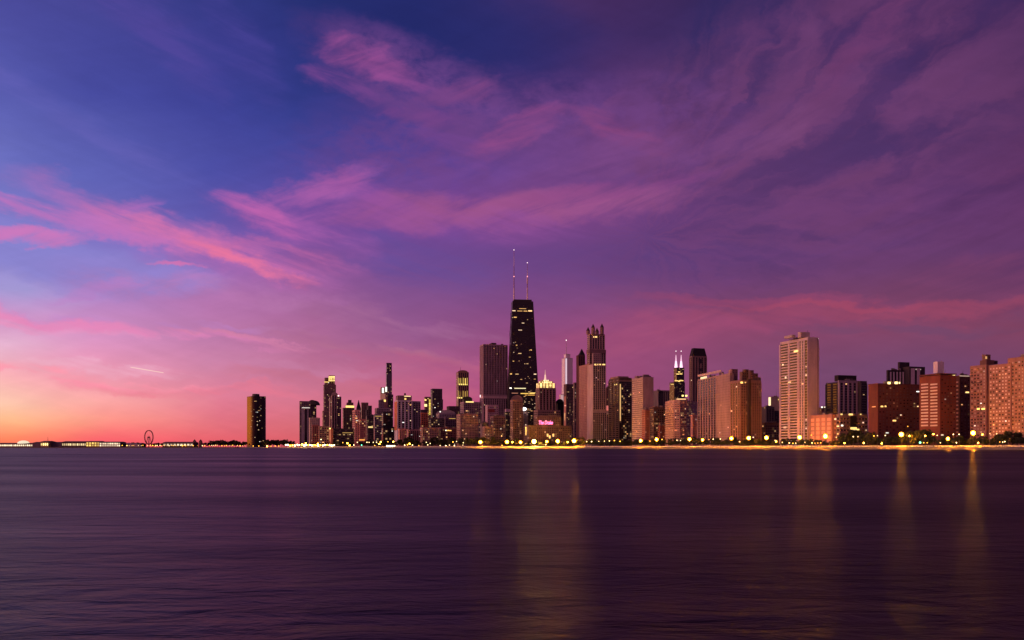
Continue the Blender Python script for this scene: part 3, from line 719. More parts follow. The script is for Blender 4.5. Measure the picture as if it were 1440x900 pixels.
B.block('main_block', 675.8, None, 687, 595.5, wall=(.25, .2, .22), left=None, lit=2); B.clutter(3); B.arch('rounded_bay', 676, 687, 595.5, 592.8, 1655, 10, (.4, .36, .4)); B.done()
B = Building('apartment_tower', 'narrow dark block with a mauve cap at the foot of the black giant', 'tower', 1720, 711)
B.block('tower', 709.5, None, 718, 577, wall=(.05, .04, .04), lit=4); B.clutter(3); B.block('cap', 710, None, 717.5, 575.5, 579, wall=(.35, .26, .32), left=None, front=None, D=1716); B.done()

# --- the black tapering giant
def giant():
    D = 2000; th = 7
    B = Building('skyscraper', 'tallest black tapering skyscraper with two masts on its roof', 'tower', D, 736, 'the black tapering giant')
    cx = at(736, 0, D).x
    c, n = math.cos(R(th)), math.sin(R(th)); ue, we = Vector((c, n)), Vector((-n, c))
    ctr = Vector((cx, D+25)); z1 = at(0, 422.5, D).z; zb = GZ
    def half(z):
        f = (z-zb)/(z1-zb); return (40.5+(24.2-40.5)*f, 25+(15-25)*f)
    def corner(sx_, sy_, z):
        a, b_ = half(z); p = Vector((ctr.x-1.8*(z-zb)/(z1-zb)*1.5, ctr.y))+ue*a*sx_+we*b_*sy_; return p
    def ring(z): return [tuple(corner(x, y, z)) for x, y in ((-1, -1), (1, -1), (1, 1), (-1, 1))]
    mb = MB(); mb.prism(ring(zb), zb, z1, ring(z1)); body = mb.obj('tower', plain((.013, .012, .014), .45), B.root, loc=B.o)
    gl = MB(); nz = 92; nx = 18; sides = [((-1, -1), (1, -1)), ((-1, 1), (-1, -1)), ((1, -1), (1, 1))]
    for (a, b_) in sides:
        for j in range(nz):
            za, zc = zb+10+(z1-zb-16)*(j+.2)/nz, zb+10+(z1-zb-16)*(j+.8)/nz
            A0, B0, A1, B1 = corner(*a, za), corner(*b_, za), corner(*a, zc), corner(*b_, zc); d = (B0-A0).normalized(); nr = Vector((d.y, -d.x))*.1
            for i in range(nx):
                f, g = (i+.15)/nx, (i+.85)/nx
                p, q, r, s_ = A0.lerp(B0, f)+nr, A0.lerp(B0, g)+nr, A1.lerp(B1, g)+nr, A1.lerp(B1, f)+nr
                gl.quad((p.x, p.y, za), (q.x, q.y, za), (r.x, r.y, zc), (s_.x, s_.y, zc))
    gl.obj('glazing', glassmat(.003, .03, (.008, .008, .01)), body, loc=B.o)
    lev = [zb+(z1-zb)*f for f in (0, .225, .43, .62, .79, .93)]
    for (a, b_) in sides[:2]:
        for z0, z2 in zip(lev, lev[1:]):
            for p, q in (((a, z0), (b_, z2)), ((b_, z0), (a, z2))):
                P0, P1 = corner(*p[0], p[1]), corner(*q[0], q[1]); mb = MB(); mb.bar((P0.x, P0.y, p[1]), (P1.x, P1.y, q[1]), .9, n=4)
                mb.obj('cross_brace', plain((.02, .018, .02), .5), body, loc=B.o)
    def spot(px, py, w, h, col, k):
        z = CH+(HZ-py)/F*(D+5); A, Bq = corner(-1, -1, z), corner(1, -1, z); d = (Bq-A).normalized(); nr = Vector((d.y, -d.x))*.25
        t_ = (px-720)/F; a = (t_*A.y-A.x)/(d.x-t_*d.y); a = max(w*D/F/2, min((Bq-A).length-w*D/F/2, a)); cc = A+d*a+nr; hw = w*D/F/2; hh_ = h*D/F/2; mb = MB(); lean = .8*hh_*.08
        mb.quad((cc.x-d.x*hw, cc.y-d.y*hw-.2, z-hh_), (cc.x+d.x*hw, cc.y+d.y*hw-.2, z-hh_), (cc.x+d.x*hw, cc.y+d.y*hw, z+hh_), (cc.x-d.x*hw, cc.y-d.y*hw, z+hh_))
        mb.obj('lit_window', emit(col, k), body, loc=B.o)
    for px, py, w, h, k in ((722, 436.8, 5, 1.5, 1.6), (731, 437, 8, 1.3, .9), (739, 437, 6, 1.4, 1.1), (745.5, 436.6, 6, 2, 2), (735, 433.6, 11, 1.1, .9), (724.5, 446, 4.5, 1.5, 1.6), (735.5, 454, 4, 1.2, 1.2), (731.5, 464, 6, 1.1, 1.2), (746, 492, 4, 1.6, 1.3), (726.5, 485.5, 2, 1.4, 1.2), (731, 497, 5, 1.2, 1.2), (722.6, 495.6, 1.6, 1.2, 1.2), (745, 502, 3, 1, .8), (722, 508, 2.4, 1.2, 1.1), (738, 511.5, 1.6, 1, .9), (741.6, 511.4, 3, 1.1, .9), (718, 526, 3, 1.6, 1.7), (727, 526.2, 5, 1.2, 1.1), (752.4, 526, 4, 1.6, 1.6), (723, 537.6, 1.6, 1, .8), (733, 533.6, 3, 1, .9), (752, 533, 3, 1, .8), (741, 538.6, 3, .9, .8)):
        spot(px, py, w*.9, h*.85, random.choice(((1, .55, .14), (1, .62, .25), (1, .7, .4))), k*.75)
    spot(731, 546.2, 17, 1.2, (1, .86, .45), 1.1); spot(717.6, 546, 3, 1.7, WHT, 2.2)
    spot(742, 553.4, 20, 1.2, (1, .6, .1), 1.2); spot(749, 552.4, 8, 1, YEL, 1.1); spot(745, 555.6, 14, 1, (1, .5, .08), .8); spot(724, 553, 9, .7, (1, .4, .2), .6)
    for _ in range(34): spot(random.uniform(737, 755), random.uniform(548, 592), random.uniform(.8, 3.0), .65, random.choice(WARM[:3]), random.choice((.3, .5, .9)))
    for _ in range(9): spot(random.uniform(716, 752), random.uniform(440, 545), random.uniform(.8, 1.6), .8, random.choice(WARM[:4]), random.choice((.25, .4, .6)))
    zt = z1; a, b_ = half(z1)
    rc = Vector((ctr.x-2.7, ctr.y))
    mb = MB(); mb.box(rc-ue*(a-3)-we*(b_-3), ue*2*(a-3), we*2*(b_-3), zt+.01, zt+4.4); mb.obj('roof_plant', plain((.02, .018, .02), .6), B.root, loc=B.o)
    red = plain((.42, .2, .2), .6); wh = plain((.75, .62, .66), .6)
    for px, yt in ((722.8, 351), (741.6, 369)):
        p = Vector((at(px, 0, D+22).x, D+22)); zz = lambda y: CH+(HZ-y)/F*(D+22)
        mb = MB(); mb.cone(p, 1.5, 1.3, zt+4.41, zz(405), 8); ma = mb.obj('mast', wh, B.root, loc=B.o)
        seg = [405, 390, 388, 374, 360, yt] if yt < 360 else [405, 399, 390, 388, 380, yt]
        for k, (ya, yb) in enumerate(zip(seg, seg[1:])):
            r0 = (1.0, 1.7, .8, .62, .45)[k]; mb = MB(); mb.cone(p, r0, r0*.85, zz(ya)+.01, zz(yb), 8); mb.obj('mast_section', red if k % 2 == 0 else wh, ma, loc=B.o)
        o_ = link('beacon', sphere_mesh('beacon', emit((1, .75, .8), 2.2)), ma, (p.x-B.o.x, p.y-B.o.y, zz(yt+.5)-B.o.z)); o_.scale = (1.0,)*3
        o_ = link('beacon', sphere_mesh('beacon', emit((1, .35, .4), 1.6)), ma, (p.x-B.o.x, p.y-B.o.y-1.6, zz(389)-B.o.z)); o_.scale = (1.3,)*3
    B.x = [711, 760]; B.done()
giant()

B = Building('apartment_tower', 'brown tower with a rounded arched top before the black giant', 'tower', 1570, 719, 'the arched brown tower')
B.block('tower', 717.5, None, 735.5, 563, wall=(.19, .115, .095), lit=14, cw=3.1); B.clutter(3); B.arch('arched_top', 718.5, 735.5, 563, 555.5, 1580, 22, (.24, .16, .16)); B.done()
B = Building('office_building', 'slim pale ribbed block with one white glowing globe on its roof', 'building', 1600, 734)
B.block('tower', 732, None, 742.5, 580, wall=(.3, .25, .26), front=('s', 4, .5), left=None, lit=2); B.clutter(3); p = at(736.7, 575.2, 1596)
o_ = link('globe_light', sphere_mesh('globe_light', emit((1, .88, .92), 2.2, True)), B.root, p-B.o); o_.scale = (5.4, 3.5, 3.3)
B.cyl('globe_stand', 736.7, 580, 577.5, .6, .5, plain((.3, .3, .3)), D=1596); B.done()

B = Building('skyscraper', 'stone tower with a golden floodlit stepped crown and bright spire', 'tower', 1840, 755, 'the golden crowned tower')
B.block('tower', 753.4, None, 781.6, 546, wall=(.27, .18, .16), left=('s', 4, .45), front=('s', 5, .42), lit=7, depth=.6); B.clutter(3)
B.block('shoulder_block', 750.5, None, 788, 577, wall=(.26, .17, .15), lit=5, D=1815, depth=.5)
B.block('crown_tier', 754.2, None, 781, 539, 546, wall=(.4, .3, .15), left=None, front=None, D=1841, depth=.6)
for k in range(5): B.panels(760.8+4.4*k, 542.2, 3.2, 6.6, 1, 3, (1, .66, .22), (1.5, 1.1, 1.7, 1.2, 1.6)[k], fill=.92)
for k in range(2): B.panels(755.3+2.3*k, 542.4, 1.5, 6.4, 1, 3, (1, .62, .2), 1.3, face='left', fill=.92)
B.block('crown_tier', 757.5, None, 778, 536, 539, wall=(.5, .4, .2), left=None, front=None, D=1848, depth=.6); B.panels(769, 537.6, 15, 2.2, 5, 1, (1, .7, .26), 1.6); B.mark(759, 537.6, 1.8, 2, (1, .7, .2), 1.2, face='left', name='lit_panel')
B.block('crown_tier', 761, None, 773, 534, 536, wall=(.6, .5, .3), left=None, front=None, D=1853, depth=.6); B.panels(768, 535, 8, 1.6, 3, 1, (1, .8, .45), 1.8)
B.cyl('spire', 766.7, 534, 527, 1.5, .9, emit((1, .62, .45), .9), D=1858); B.cyl('spire_tip', 766.7, 526.9, 520, .7, .2, emit((1, .5, .4), .6), D=1858); B.done()
B = Building('hotel', 'broad stone hotel under the pink roof sign on the shore', 'hotel', 1500, 752, 'the broad stone hotel')
B.block('main_block', 736.5, None, 804, 599, wall=(.17, .11, .09), lit=16, cw=3.4, depth=.35, front=('g', .45, .5)); B.clutter(3); B.mark(739.5, 606, 1.6, 12, (1, .6, .14), 1.1, face='front', name='lit_panel')
for x, y in ((773, 614.5), (778, 612), (770, 612)): B.mark(x, y, 2.4, 4, (1, .62, .2), 1.2)
B.block('upper_storeys', 750.5, None, 789, 586, 599, wall=(.18, .115, .1), lit=4, D=1506, depth=.4, front=('g', .4, .5)); B.done()
# roof sign
def roof_sign():
    D = 1499.; p = at(757.6, 598.5, D); t = thing('roof_sign', p, 'pink glowing script sign on the roof of the stone hotel', 'sign')
    cu = bpy.data.curves.new('lettering', 'FONT'); cu.body = 'The Drake'; cu.shear = .25; cu.extrude = .03; cu.offset = .025; cu.size = 1
    tmp = bpy.data.objects.new('lettering', cu); COL.objects.link(tmp); dg = bpy.context.evaluated_depsgraph_get()
    me = bpy.data.meshes.new_from_object(tmp.evaluated_get(dg)); bpy.data.objects.remove(tmp)
    me.materials.clear(); me.materials.append(emit((1, .16, .42), 2.6, True))
    xs = [v.co.x for v in me.vertices]; ys = [v.co.y for v in me.vertices]; wd = 20.0*D/F; sc = wd/(max(xs)-min(xs)); hs = 5.6*D/F/(max(ys)-min(ys))
    o = link('lettering', me, t, (-min(xs)*sc, 0, 2.2)); o.rotation_euler = (R(90), 0, 0); o.scale = (sc, hs, sc)
    mb = MB()
    for k in range(8): x = wd*k/7; mb.bar((x, .8, -14), (x, .8, 8.5), .14, n=4)
    for z in (2, 5.2, 8.4): mb.bar((0, .8, z), (wd, .8, z), .12, n=4)
    mb.obj('sign_frame', plain((.06, .05, .05)), t)
roof_sign()

# --- pale glass tower with spire, and company
B = Building('skyscraper', 'pale silver glass tower with a thin spire, far behind the shore', 'tower', 3400, 793)
GL = glassmat(.0, 0., (.85, .78, .86), 1.7)
B.block('tower', 790, 794.5, 805.4, 503.5, wall=(.55, .5, .56), left='w', front='w', glass=GL); B.mark(796.2, 545, 2.2, 82, (1, .74, .86), .75, name='emissive_edge'); B.block('upper_tier', 793, 796, 802, 498, 503.5, wall=(.6, .56, .6), left='w', front='w', glass=GL, D=3410)  # the bright edge of the tower is put in as an emissive strip
B.block('low_tier', 786.5, 788.5, 795, 555, wall=(.65, .5, .5), left=None, front=None, D=3390); B.mark(790.4, 562, 4, 13, (1, .6, .6), .5, name='lit_panel')
B.cyl('spire', 796.3, 498, 480, .45, .15, plain((.6, .5, .55)), D=3415); B.cyl('spire_tip', 796.3, 479.2, 477.8, .5, .5, emit((1, .85, .85), 2.), D=3415); B.done()
B = Building('apartment_tower', 'brown tower with one pale lit edge below the silver glass tower', 'tower', 2500, 795)
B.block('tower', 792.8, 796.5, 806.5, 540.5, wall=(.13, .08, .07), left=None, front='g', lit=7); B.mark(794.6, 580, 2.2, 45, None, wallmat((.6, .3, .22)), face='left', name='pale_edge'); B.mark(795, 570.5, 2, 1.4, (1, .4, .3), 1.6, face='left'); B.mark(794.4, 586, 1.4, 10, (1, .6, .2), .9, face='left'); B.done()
B = Building('office_building', 'black barrel topped block behind the stone hotel', 'building', 1880, 783)
B.block('tower', 781.8, None, 792.6, 567, wall=(.015, .013, .014), left=None, front=None, lit=0); B.clutter(3); B.arch('barrel_top', 781.8, 792.8, 567, 561, 1870, 30, (.015, .013, .014)); B.done()
B = Building('apartment_tower', 'narrow mauve tower squeezed behind the pyramid capped tower', 'tower', 2250, 807)
B.block('tower', 806, None, 813, 538.5, wall=(.3, .18, .18), lit=4); B.done()
B = Building('skyscraper', 'dark red tower with a steep pyramid cap beside the turreted tower', 'tower', 2100, 812)
B.block('tower', 810.3, None, 822.8, 500, wall=(.2, .08, .07), lit=3, left=None, front=('s', 3, .4)); B.clutter(3); B.block('roof_tier', 813.5, None, 822.6, 498.5, 500, wall=DARK, D=2104, left=None, front=None); B.roof('pyramid_cap', 14, .12, (.025, .02, .025)); B.done()
B = Building('apartment_tower', 'smooth salmon tower with a mostly blank lit side on the shore', 'tower', 1720, 815, 'the smooth salmon tower')
B.block('tower', 814, 828, 834, 512.5, wall=(.46, .25, .2), left=('g', .22, .5), front=('g', .4, .5), lit=6); B.clutter(3); B.done()
B = Building('skyscraper', 'tall stone tower with four small pointed turrets on its corners', 'tower', 1900, 826, 'the turreted tower')
B.block('tower', 825, 829, 852, 493, wall=(.46, .33, .3), left='g', front=('s', 7, .48), lit=3); B.clutter(3)
B.block('upper_tier', 825.8, 829, 850.6, 470, 493, wall=(.46, .33, .3), left='g', front=('s', 6, .48), D=1906, lit=0)
B.mark(838.3, 473.8, 4.5, 2, (1, .62, .2), 1.8); B.mark(835, 473.8, 1.4, 2, (1, .6, .2), 1.6)
B.block('stone_band', 824.6, 829, 852.2, 491, 496, wall=(.25, .16, .15), left=None, front=None, D=1895)
B.block('bay', 833, 834, 845.5, 497, 514, wall=(.5, .36, .32), left=None, front=('g', .4, .5), D=1880)
for x, y, D_ in ((827, 465.5, 1912), (834, 461, 1906), (846.5, 460.5, 1912), (839.5, 466.5, 1930)):
    p = at(x, y, D_); mb = MB(); r = 2.6*D_/F; mb.cone((p.x, D_), r, r, at(0, 470, D_).z+.02, p.z, 8); tr_ = mb.obj('turret', wallmat((.28, .18, .16)), B.root, loc=B.o)
    mb = MB(); mb.cone((p.x, D_), r*1.1, .15, p.z+.01, p.z+9, 8); mb.obj('turret_roof', wallmat((.06, .035, .045)), tr_, loc=B.o)
B.done()
B = Building('apartment_tower', 'tower with a pale blank side, white fins and a lit roof line', 'tower', 1560, 833, 'the white finned tower')
B.block('tower', 825.5, 833.6, 856, 579, wall=(.54, .42, .4), left=None, front=('s', 8, .58), lit=5); B.clutter(3); B.block('upper_storeys', 826, 833.8, 851.5, 513, 579, wall=(.54, .42, .4), left=None, front=('s', 6, .6), lit=5, D=1562)
for x, w, k in ((837, 2.2, 1.8), (840.5, 1.6, 1.2), (844, 2, 1.7), (849, 4, 1.4)): B.mark(x, 512.6, w, 1.7, (1, .66, .2), k, name='lamp')
B.done()
B = Building('apartment_tower', 'narrow brown tower with a red sign light, between finned and black towers', 'tower', 1720, 852)
B.block('tower', 851, None, 857.5, 545, wall=(.2, .1, .085), lit=3); B.clutter(3); B.mark(854, 574, 3, 7, (1, .25, .2), .6, name='lit_panel'); B.done()
B = Building('apartment_tower', 'black balconied tower split by one thin golden vertical light', 'tower', 1450, 870, 'the black gold striped tower')
B.block('tower', 856.3, 871, 888.5, 532, wall=(.075, .05, .042), left=('k', 3), front='w', lit=12); B.clutter(3); B.mark(872.2, 566, 1.5, 52, (1, .58, .2), .8, name='light_strip'); B.mark(866, 540.8, 4, 1.8, YEL, 1.3, face='left', name='lamp')
B.block('penthouse', 858, 869, 884, 529, 532, wall=(.3, .2, .17), D=1456, left=None, front=None); B.block('cornice', 855.9, 871, 888.8, 534.5, 536.2, wall=(.3, .2, .17), D=1449, left=None, front=None); B.done()
B = Building('apartment_tower', 'pale pink tower, half gridded and half blank wall', 'tower', 1370, 903, 'the half blank pink tower')
B.block('tower', 888.7, 904, 919, 531, wall=(.5, .37, .34), left=('g', .5, .5), front=None, right='g', lit=6, cw=3.2); B.clutter(6)
B.block('penthouse', 892.5, 896, 898.6, 528.5, 531, wall=(.3, .2, .2), D=1378, left=None, front=None); B.block('penthouse', 903.5, 905.5, 913, 526.6, 531, wall=(.2, .14, .15), D=1376, left=None, front=None); B.mark(900.5, 540, 4, 5, (1, .5, .16), .7, face='left'); B.done()
B = Building('office_building', 'grey ribbed block with a dark centre behind the low brick blocks', 'building', 1700, 920)
B.block('tower', 918.5, None, 941.5, 549.5, wall=(.22, .17, .17), front=('s', 6, .45), left=None, lit=2); B.clutter(3); B.mark(929.5, 570, 4.5, 40, None, glassmat(0, 0.), name='window_strip', e=.9); B.mark(929.5, 551.6, 4, 3, None, glassmat(0, 0.), name='window_strip', e=.9); B.done()
B = Building('apartment_block', 'small rosy brick block at the foot of the half blank tower', 'building', 1260, 904, 'the rosy brick block')
B.block('main_block', 902.6, 907, 913.6, 576, wall=(.42, .16, .13), left=('g', .4, .5), front=('s', 4, .4), lit=3); B.clutter(6); B.done()
B = Building('apartment_block', 'dim brown block between the rosy brick block and the glowing orange block', 'building', 1320, 914, 'the dim brown block')
B.block('main_block', 912.5, None, 936, 573.5, wall=(.12, .065, .055), lit=7); B.clutter(6); B.done()
B = Building('low_building', 'little red house with two pale bays before the dim brown block', 'building', 1240, 926, 'the little red house')
B.block('main_block', 925, None, 934.5, 598.5, wall=(.28, .07, .05), front=('s', 3, .35), lit=2); B.clutter(6); B.done()

# --- far stepped black skyscraper with two white antennas
B = Building('skyscraper', 'far black stepped skyscraper with two glowing white antennas', 'tower', 4700, 945)
B.block('lower_tier', 941.5, None, 963.2, 537.5, wall=(.02, .016, .02), left='w', front='w', lit=10, litc=[YEL, WARM[0]]); B.block('upper_tier', 947.4, None, 962.2, 517, 537.5, wall=(.02, .016, .02), left='w', front='w', D=4710, lit=4, litc=[YEL])
for x, y, w in ((953, 526, 4), (957.5, 525.8, 4), (955, 523, 3), (951.5, 535.4, 5), (958, 535.2, 6), (955, 536.2, 3)): B.mark(x, y, w, 1.3, (1, .66, .18), 1.4)
for x, y, w in ((946, 540.5, 5), (951, 542.4, 3), (959, 543.4, 4)): B.mark(x, y, w, 1.2, (1, .66, .16), .9)
for x in (950.6, 957.9):
    B.cyl('antenna', x, 517, 508, 2.2, 1.2, emit((1, .62, .85), 1.5), D=4730); B.cyl('antenna', x, 507.9, 499, 1.1, .35, emit((1, .6, .8), .95), D=4730); B.cyl('antenna_tip', x, 498.9, 494.6, .3, .2, plain((.5, .4, .45)), D=4730); B.cyl('beacon', x, 494.5, 493.2, .55, .55, emit((1, .85, .9), 1.5), D=4730)
B.done()
B = Building('skyscraper', 'stone tower with a dark sloped mansard crown behind the long slab', 'tower', 1900, 972)
B.block('tower', 969.3, 973.5, 994, 501, wall=(.27, .18, .165), left=('s', 2, .4), front=('s', 5, .35), lit=4); B.clutter(3); B.mark(984.5, 508, 4, 6, None, glassmat(0, 0.), name='window_strip', e=.8); B.mark(984.5, 520, 4, 4, None, glassmat(0, 0.), name='window_strip', e=.8)
B.last = B.last; B.roof('mansard_crown', 18.5, .74, (.022, .016, .026)); B.done()

# --- bowed apartment block glowing orange
def bowed():
    D = 1270; B = Building('apartment_block', 'bowed pale block glowing orange with ribbon balconies and roof lights', 'building', D, 955, 'the glowing bowed block')
    pts = [(935.6, 1318), (941, 1288), (948, 1274), (956, 1270), (965, 1275), (973, 1292), (981.5, 1322)]
    base = [(at(x, 0, y).x, y) for x, y in pts]; back = [(base[-1][0]+14, 1345), (base[0][0]+8, 1345)]; z1 = at(0, 562.5, D).z
    mb = MB(); mb.prism(base+back, GZ, z1); body = mb.obj('main_block', wallmat((.6, .37, .27)), B.root, loc=B.o)
    gl, tr, sl, cells = MB(), MB(), MB(), []
    for a, b_ in zip(base, base[1:]):
        A, Bq = Vector(a), Vector(b_); d = (Bq-A).normalized(); B.facade(A, d, (Bq-A).length, Vector((d.y, -d.x)), GZ, z1, ('g', .66, .5), 3.0, 3.2, gl, sl, tr, cells)
        n_ = 19
        for j in range(n_): tr.box(A, Bq-A, Vector((d.y, -d.x))*.8, GZ+4+j*(z1-GZ-5)/n_, GZ+4.9+j*(z1-GZ-5)/n_)
    gl.obj('glazing', glassmat(.10, .35), body, loc=B.o); tr.obj('facade_trim', wallmat((.66, .42, .31)), body, loc=B.o)
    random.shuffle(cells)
    for c in cells[:64]: B.litrect(c[0], c[1], c[4]*5, c[2], c[3], random.choice([(1, .35, .12), (1, .45, .15), (1, .6, .3)]), random.choice((.4, .7, 1.3)), body, D)  # orange glowing cells added to stand in for warm light on the bowed front
    B.last = (Vector(base[2]), (Vector(base[3])-Vector(base[2])).normalized(), Vector((0, 1)), 10, 10, GZ, z1, body, D, None, None)
    B.block('roof_lantern', 950, None, 968, 560, 562.3, wall=(.5, .4, .3), D=1285, left=None, front=None, th=5); B.mark(958, 561.3, 13, 1.2, (1, .6, .25), 1.3, name='light_band')
    B.mark(960, 556.5, 2.6, 2.2, (1, .72, .2), 2.2, name='lamp'); B.mark(965, 556.5, 3, 2.2, (1, .72, .2), 2.2, name='lamp')
    B.block('front_wing', 971, None, 979.8, 583, wall=(.5, .26, .22), left=None, front=('s', 3, .35), D=1225, lit=2); B.x = [935, 981]; B.done()
bowed()

# --- long slabs
B = Building('apartment_tower', 'long slab with dark window strips and a bright overhanging roof slab', 'tower', 1110, 1026, 'the long strip windowed slab')
B.block('tower', 981.2, 1026.6, 1031, 524.6, D=1110, th=10, wall=(.44, .29, .25), left=('mix', [(.60, ('s', 7, .56)), (.40, ('g', .2, .35))]), front=None, lit=7, cw=3.2); B.clutter(6)
B.block('roof_slab', 981, 1013, 1014.5, 520.3, 523.4, wall=(.66, .5, .46), left=None, front=None, D=1136, th=10); B.mark(990.5, 531.2, 9, 3, (1, .7, .35), 1.2, face='left', name='light_band', e=1)
B.block('penthouse', 1026.6, 1029.5, 1037.5, 518.8, 526, wall=(.36, .2, .19), left=None, front=('g', .3, .4), D=1125, zt=None); B.block('stair_tower', 1029.5, None, 1037.5, 526, wall=(.3, .17, .16), left=None, front=('g', .3, .4), D=1126)
B.block('parapet_pier', 1024.5, 1027.4, 1028.4, 520, 524.4, wall=(.5, .32, .3), left=None, front=None, D=1112)
B.done()
B = Building('apartment_tower', 'brown tower with rosy ribbed side and ragged roof blocks', 'tower', 1080, 1041, 'the rosy ribbed tower')
B.block('tower', 1027, 1041.5, 1070.5, 535.5, wall=(.34, .185, .145), left=('s', 4, .42), front=('g', .42, .5), lit=8); B.clutter(6); B.mark(1042.8, 538, 3.4, 2.6, YEL, 1.8, name='lamp'); B.mark(1048, 538, 1.6, 1.6, YEL, 1.2, name='lamp')
for x0, x1, y in ((1040, 1050, 522.5), (1044, 1053, 519.3), (1052, 1060, 520.5), (1058, 1066, 525), (1063, 1070, 530.5)): B.block('roof_block', x0, None, x1, y, 535.3, wall=(.2, .11, .1), left=None, front=('g', .4, .4), D=1086+random.random()*8)
B.block('inner_strip', 1051, None, 1056, 533, wall=(.06, .035, .03), left=None, front=None, D=1078); B.done()
B = Building('apartment_block', 'white slab end with one brightly lit edge behind the dark blocks', 'building', 1700, 1082)
B.block('tower', 1080.6, 1084.3, 1098, 558.5, wall=(.5, .42, .3), left=None, front=None); B.clutter(3); B.mark(1082.4, 565, 3, 12.5, (1, .82, .42), 1.3, face='left', name='lit_panel'); B.mark(1094.5, 562, 1.2, 1.6, YEL, 1.6); B.cyl('mast', 1092, 558.5, 549, .22, .1, plain((.15, .12, .14))); B.done()
B = Building('office_building', 'dark block with two pale ribs and one roof lamp below the white slab', 'building', 1380, 1072)
B.block('tower', 1071, None, 1089, 573, wall=(.1, .075, .08), front=('s', 3, .6), left=None, lit=2); B.clutter(6); B.block('side_wing', 1086, None, 1098, 578.5, wall=DARK, left=None, lit=1, D=1390); B.mark(1077, 573.6, 4, 1.6, YEL, 1.6, name='lamp'); B.done()
B = Building('low_building', 'low brown block between the rosy ribbed tower and the white balconied tower', 'building', 1120, 1072, 'the low brown block')
B.block('main_block', 1070, None, 1098, 595.5, wall=(.2, .1, .07), lit=3, depth=.4); B.clutter(6); B.done()
B = Building('apartment_tower', 'tall white tower with stacked balconies and a blank end wall', 'tower', 1000, 1134, 'the tall white balconied tower')
B.block('tower', 1097, 1136.2, 1150.5, 475.5, wall=(.66, .54, .54), left=('mix', [(.68, ('k', 2)), (.2, ('s', 2, .4)), (.12, ('s', 1, .86))]), front=None, lit=6, cw=4, ch=3.3); B.clutter(6)
B.mark(1150, 552, .9, 152, None, plain((.05, .03, .04)), name='dark_edge', e=.3)
B.block('penthouse', 1103, 1114, 1118.5, 470.6, 474.3, wall=(.56, .46, .44), left=None, front=None, D=1015); B.block('penthouse', 1122, 1126, 1139, 466.8, 474.3, wall=(.6, .48, .46), left=None, front=None, D=1008); B.cyl('mast', 1135.5, 466.8, 464.5, .3, .2, plain(DARK), D=1014)
for k in range(5): B.mark(1138+2.8*k, 476.4, 1.8, 1.2, (1, .82, .6), (1.5, 1.3, 1, .8, .6, .5, .4)[k], name='lamp', e=1.5)
B.mark(1121, 494, 6, 2.4, (1, .62, .16), 2, face='left', e=1.7); B.mark(1112, 537.5, 4, 1.4, (1, .7, .3), 1.5, face='left', e=1.7); B.mark(1102.6, 513, 2, 2, (1, .75, .4), 1.6, face='left', e=1.7); B.mark(1105.5, 601, 4, 2.4, (1, .6, .4), .8, face='left', e=1.7); B.mark(1106.5, 531, 2.4, 3, (1, .7, .45), 1, face='left', e=1.7); B.done()
B = Building('apartment_block', 'low orange lit block with big window bays under the white tower', 'building', 965, 1170, 'the low orange block')
B.block('main_block', 1138.5, 1170, 1178.5, 584, wall=(.52, .24, .18), left=('g', .62, .74), front=('g', .4, .5), lit=1, cw=10.5, ch=5.4, glass=glassmat(0, 1., (.5, .3, .2), 1.48, (.85, .46, .34))); B.clutter(6); B.done()
B = Building('apartment_tower', 'dark balconied tower with white piers and a black penthouse', 'tower', 1130, 1179, 'the white striped dark tower')
B.block('tower', 1178, 1180, 1211.5, 536, wall=(.5, .38, .38), left=None, front=('s', 5, .5), lit=5, glass=glassmat(.03, .1)); B.clutter(6); B.block('balcony_stack', 1161.5, 1178.4, 1181, 537, wall=(.05, .036, .04), left=('k', 2), front=None, D=1138, lit=2); B.block('balcony_stack', 1209.5, 1210, 1219, 537, wall=(.08, .06, .065), left=None, front=('k', 1), D=1135, lit=2)
B.block('penthouse', 1173.5, 1179, 1204.5, 527.4, 535.8, wall=(.025, .016, .02), left=None, front=None, D=1140); B.done()
B = Building('apartment_block', 'beige low block with a dark centre below the white striped tower', 'building', 960, 1180, 'the beige low block')
B.block('main_block', 1176, 1181, 1220.5, 583.5, wall=(.33, .22, .19), front=('g', .4, .45), lit=6, cw=4.2, ch=4.2, depth=.4); B.clutter(6); B.mark(1200, 596, 9, 22, None, plain((.02, .015, .018)), name='dark_bay', e=.2)
for x, y, w, h in ((1196, 582.8, 6, 2.4), (1183, 582.6, 3, 1.8), (1200, 602.4, 9, 3.2), (1206, 604, 4, 2), (1210, 582.6, 2, 1.4)): B.mark(x, y, w, h, (1, .68, .2), 1.4, e=.5)
B.mark(1184, 598.4, 3, 2.2, WHT, 1.7); B.done()
B = Building('low_building', 'tiny far block with two roof lights between white and dark towers', 'building', 1450, 1153)
B.block('main_block', 1151, None, 1162, 573.5, wall=(.2, .09, .07), lit=0); B.clutter(3); B.mark(1155.8, 572.6, 2.6, 1.8, WHT, 1.8, name='lamp'); B.mark(1160, 572.6, 2, 1.8, (1, .8, .6), 1.5, name='lamp'); B.done()

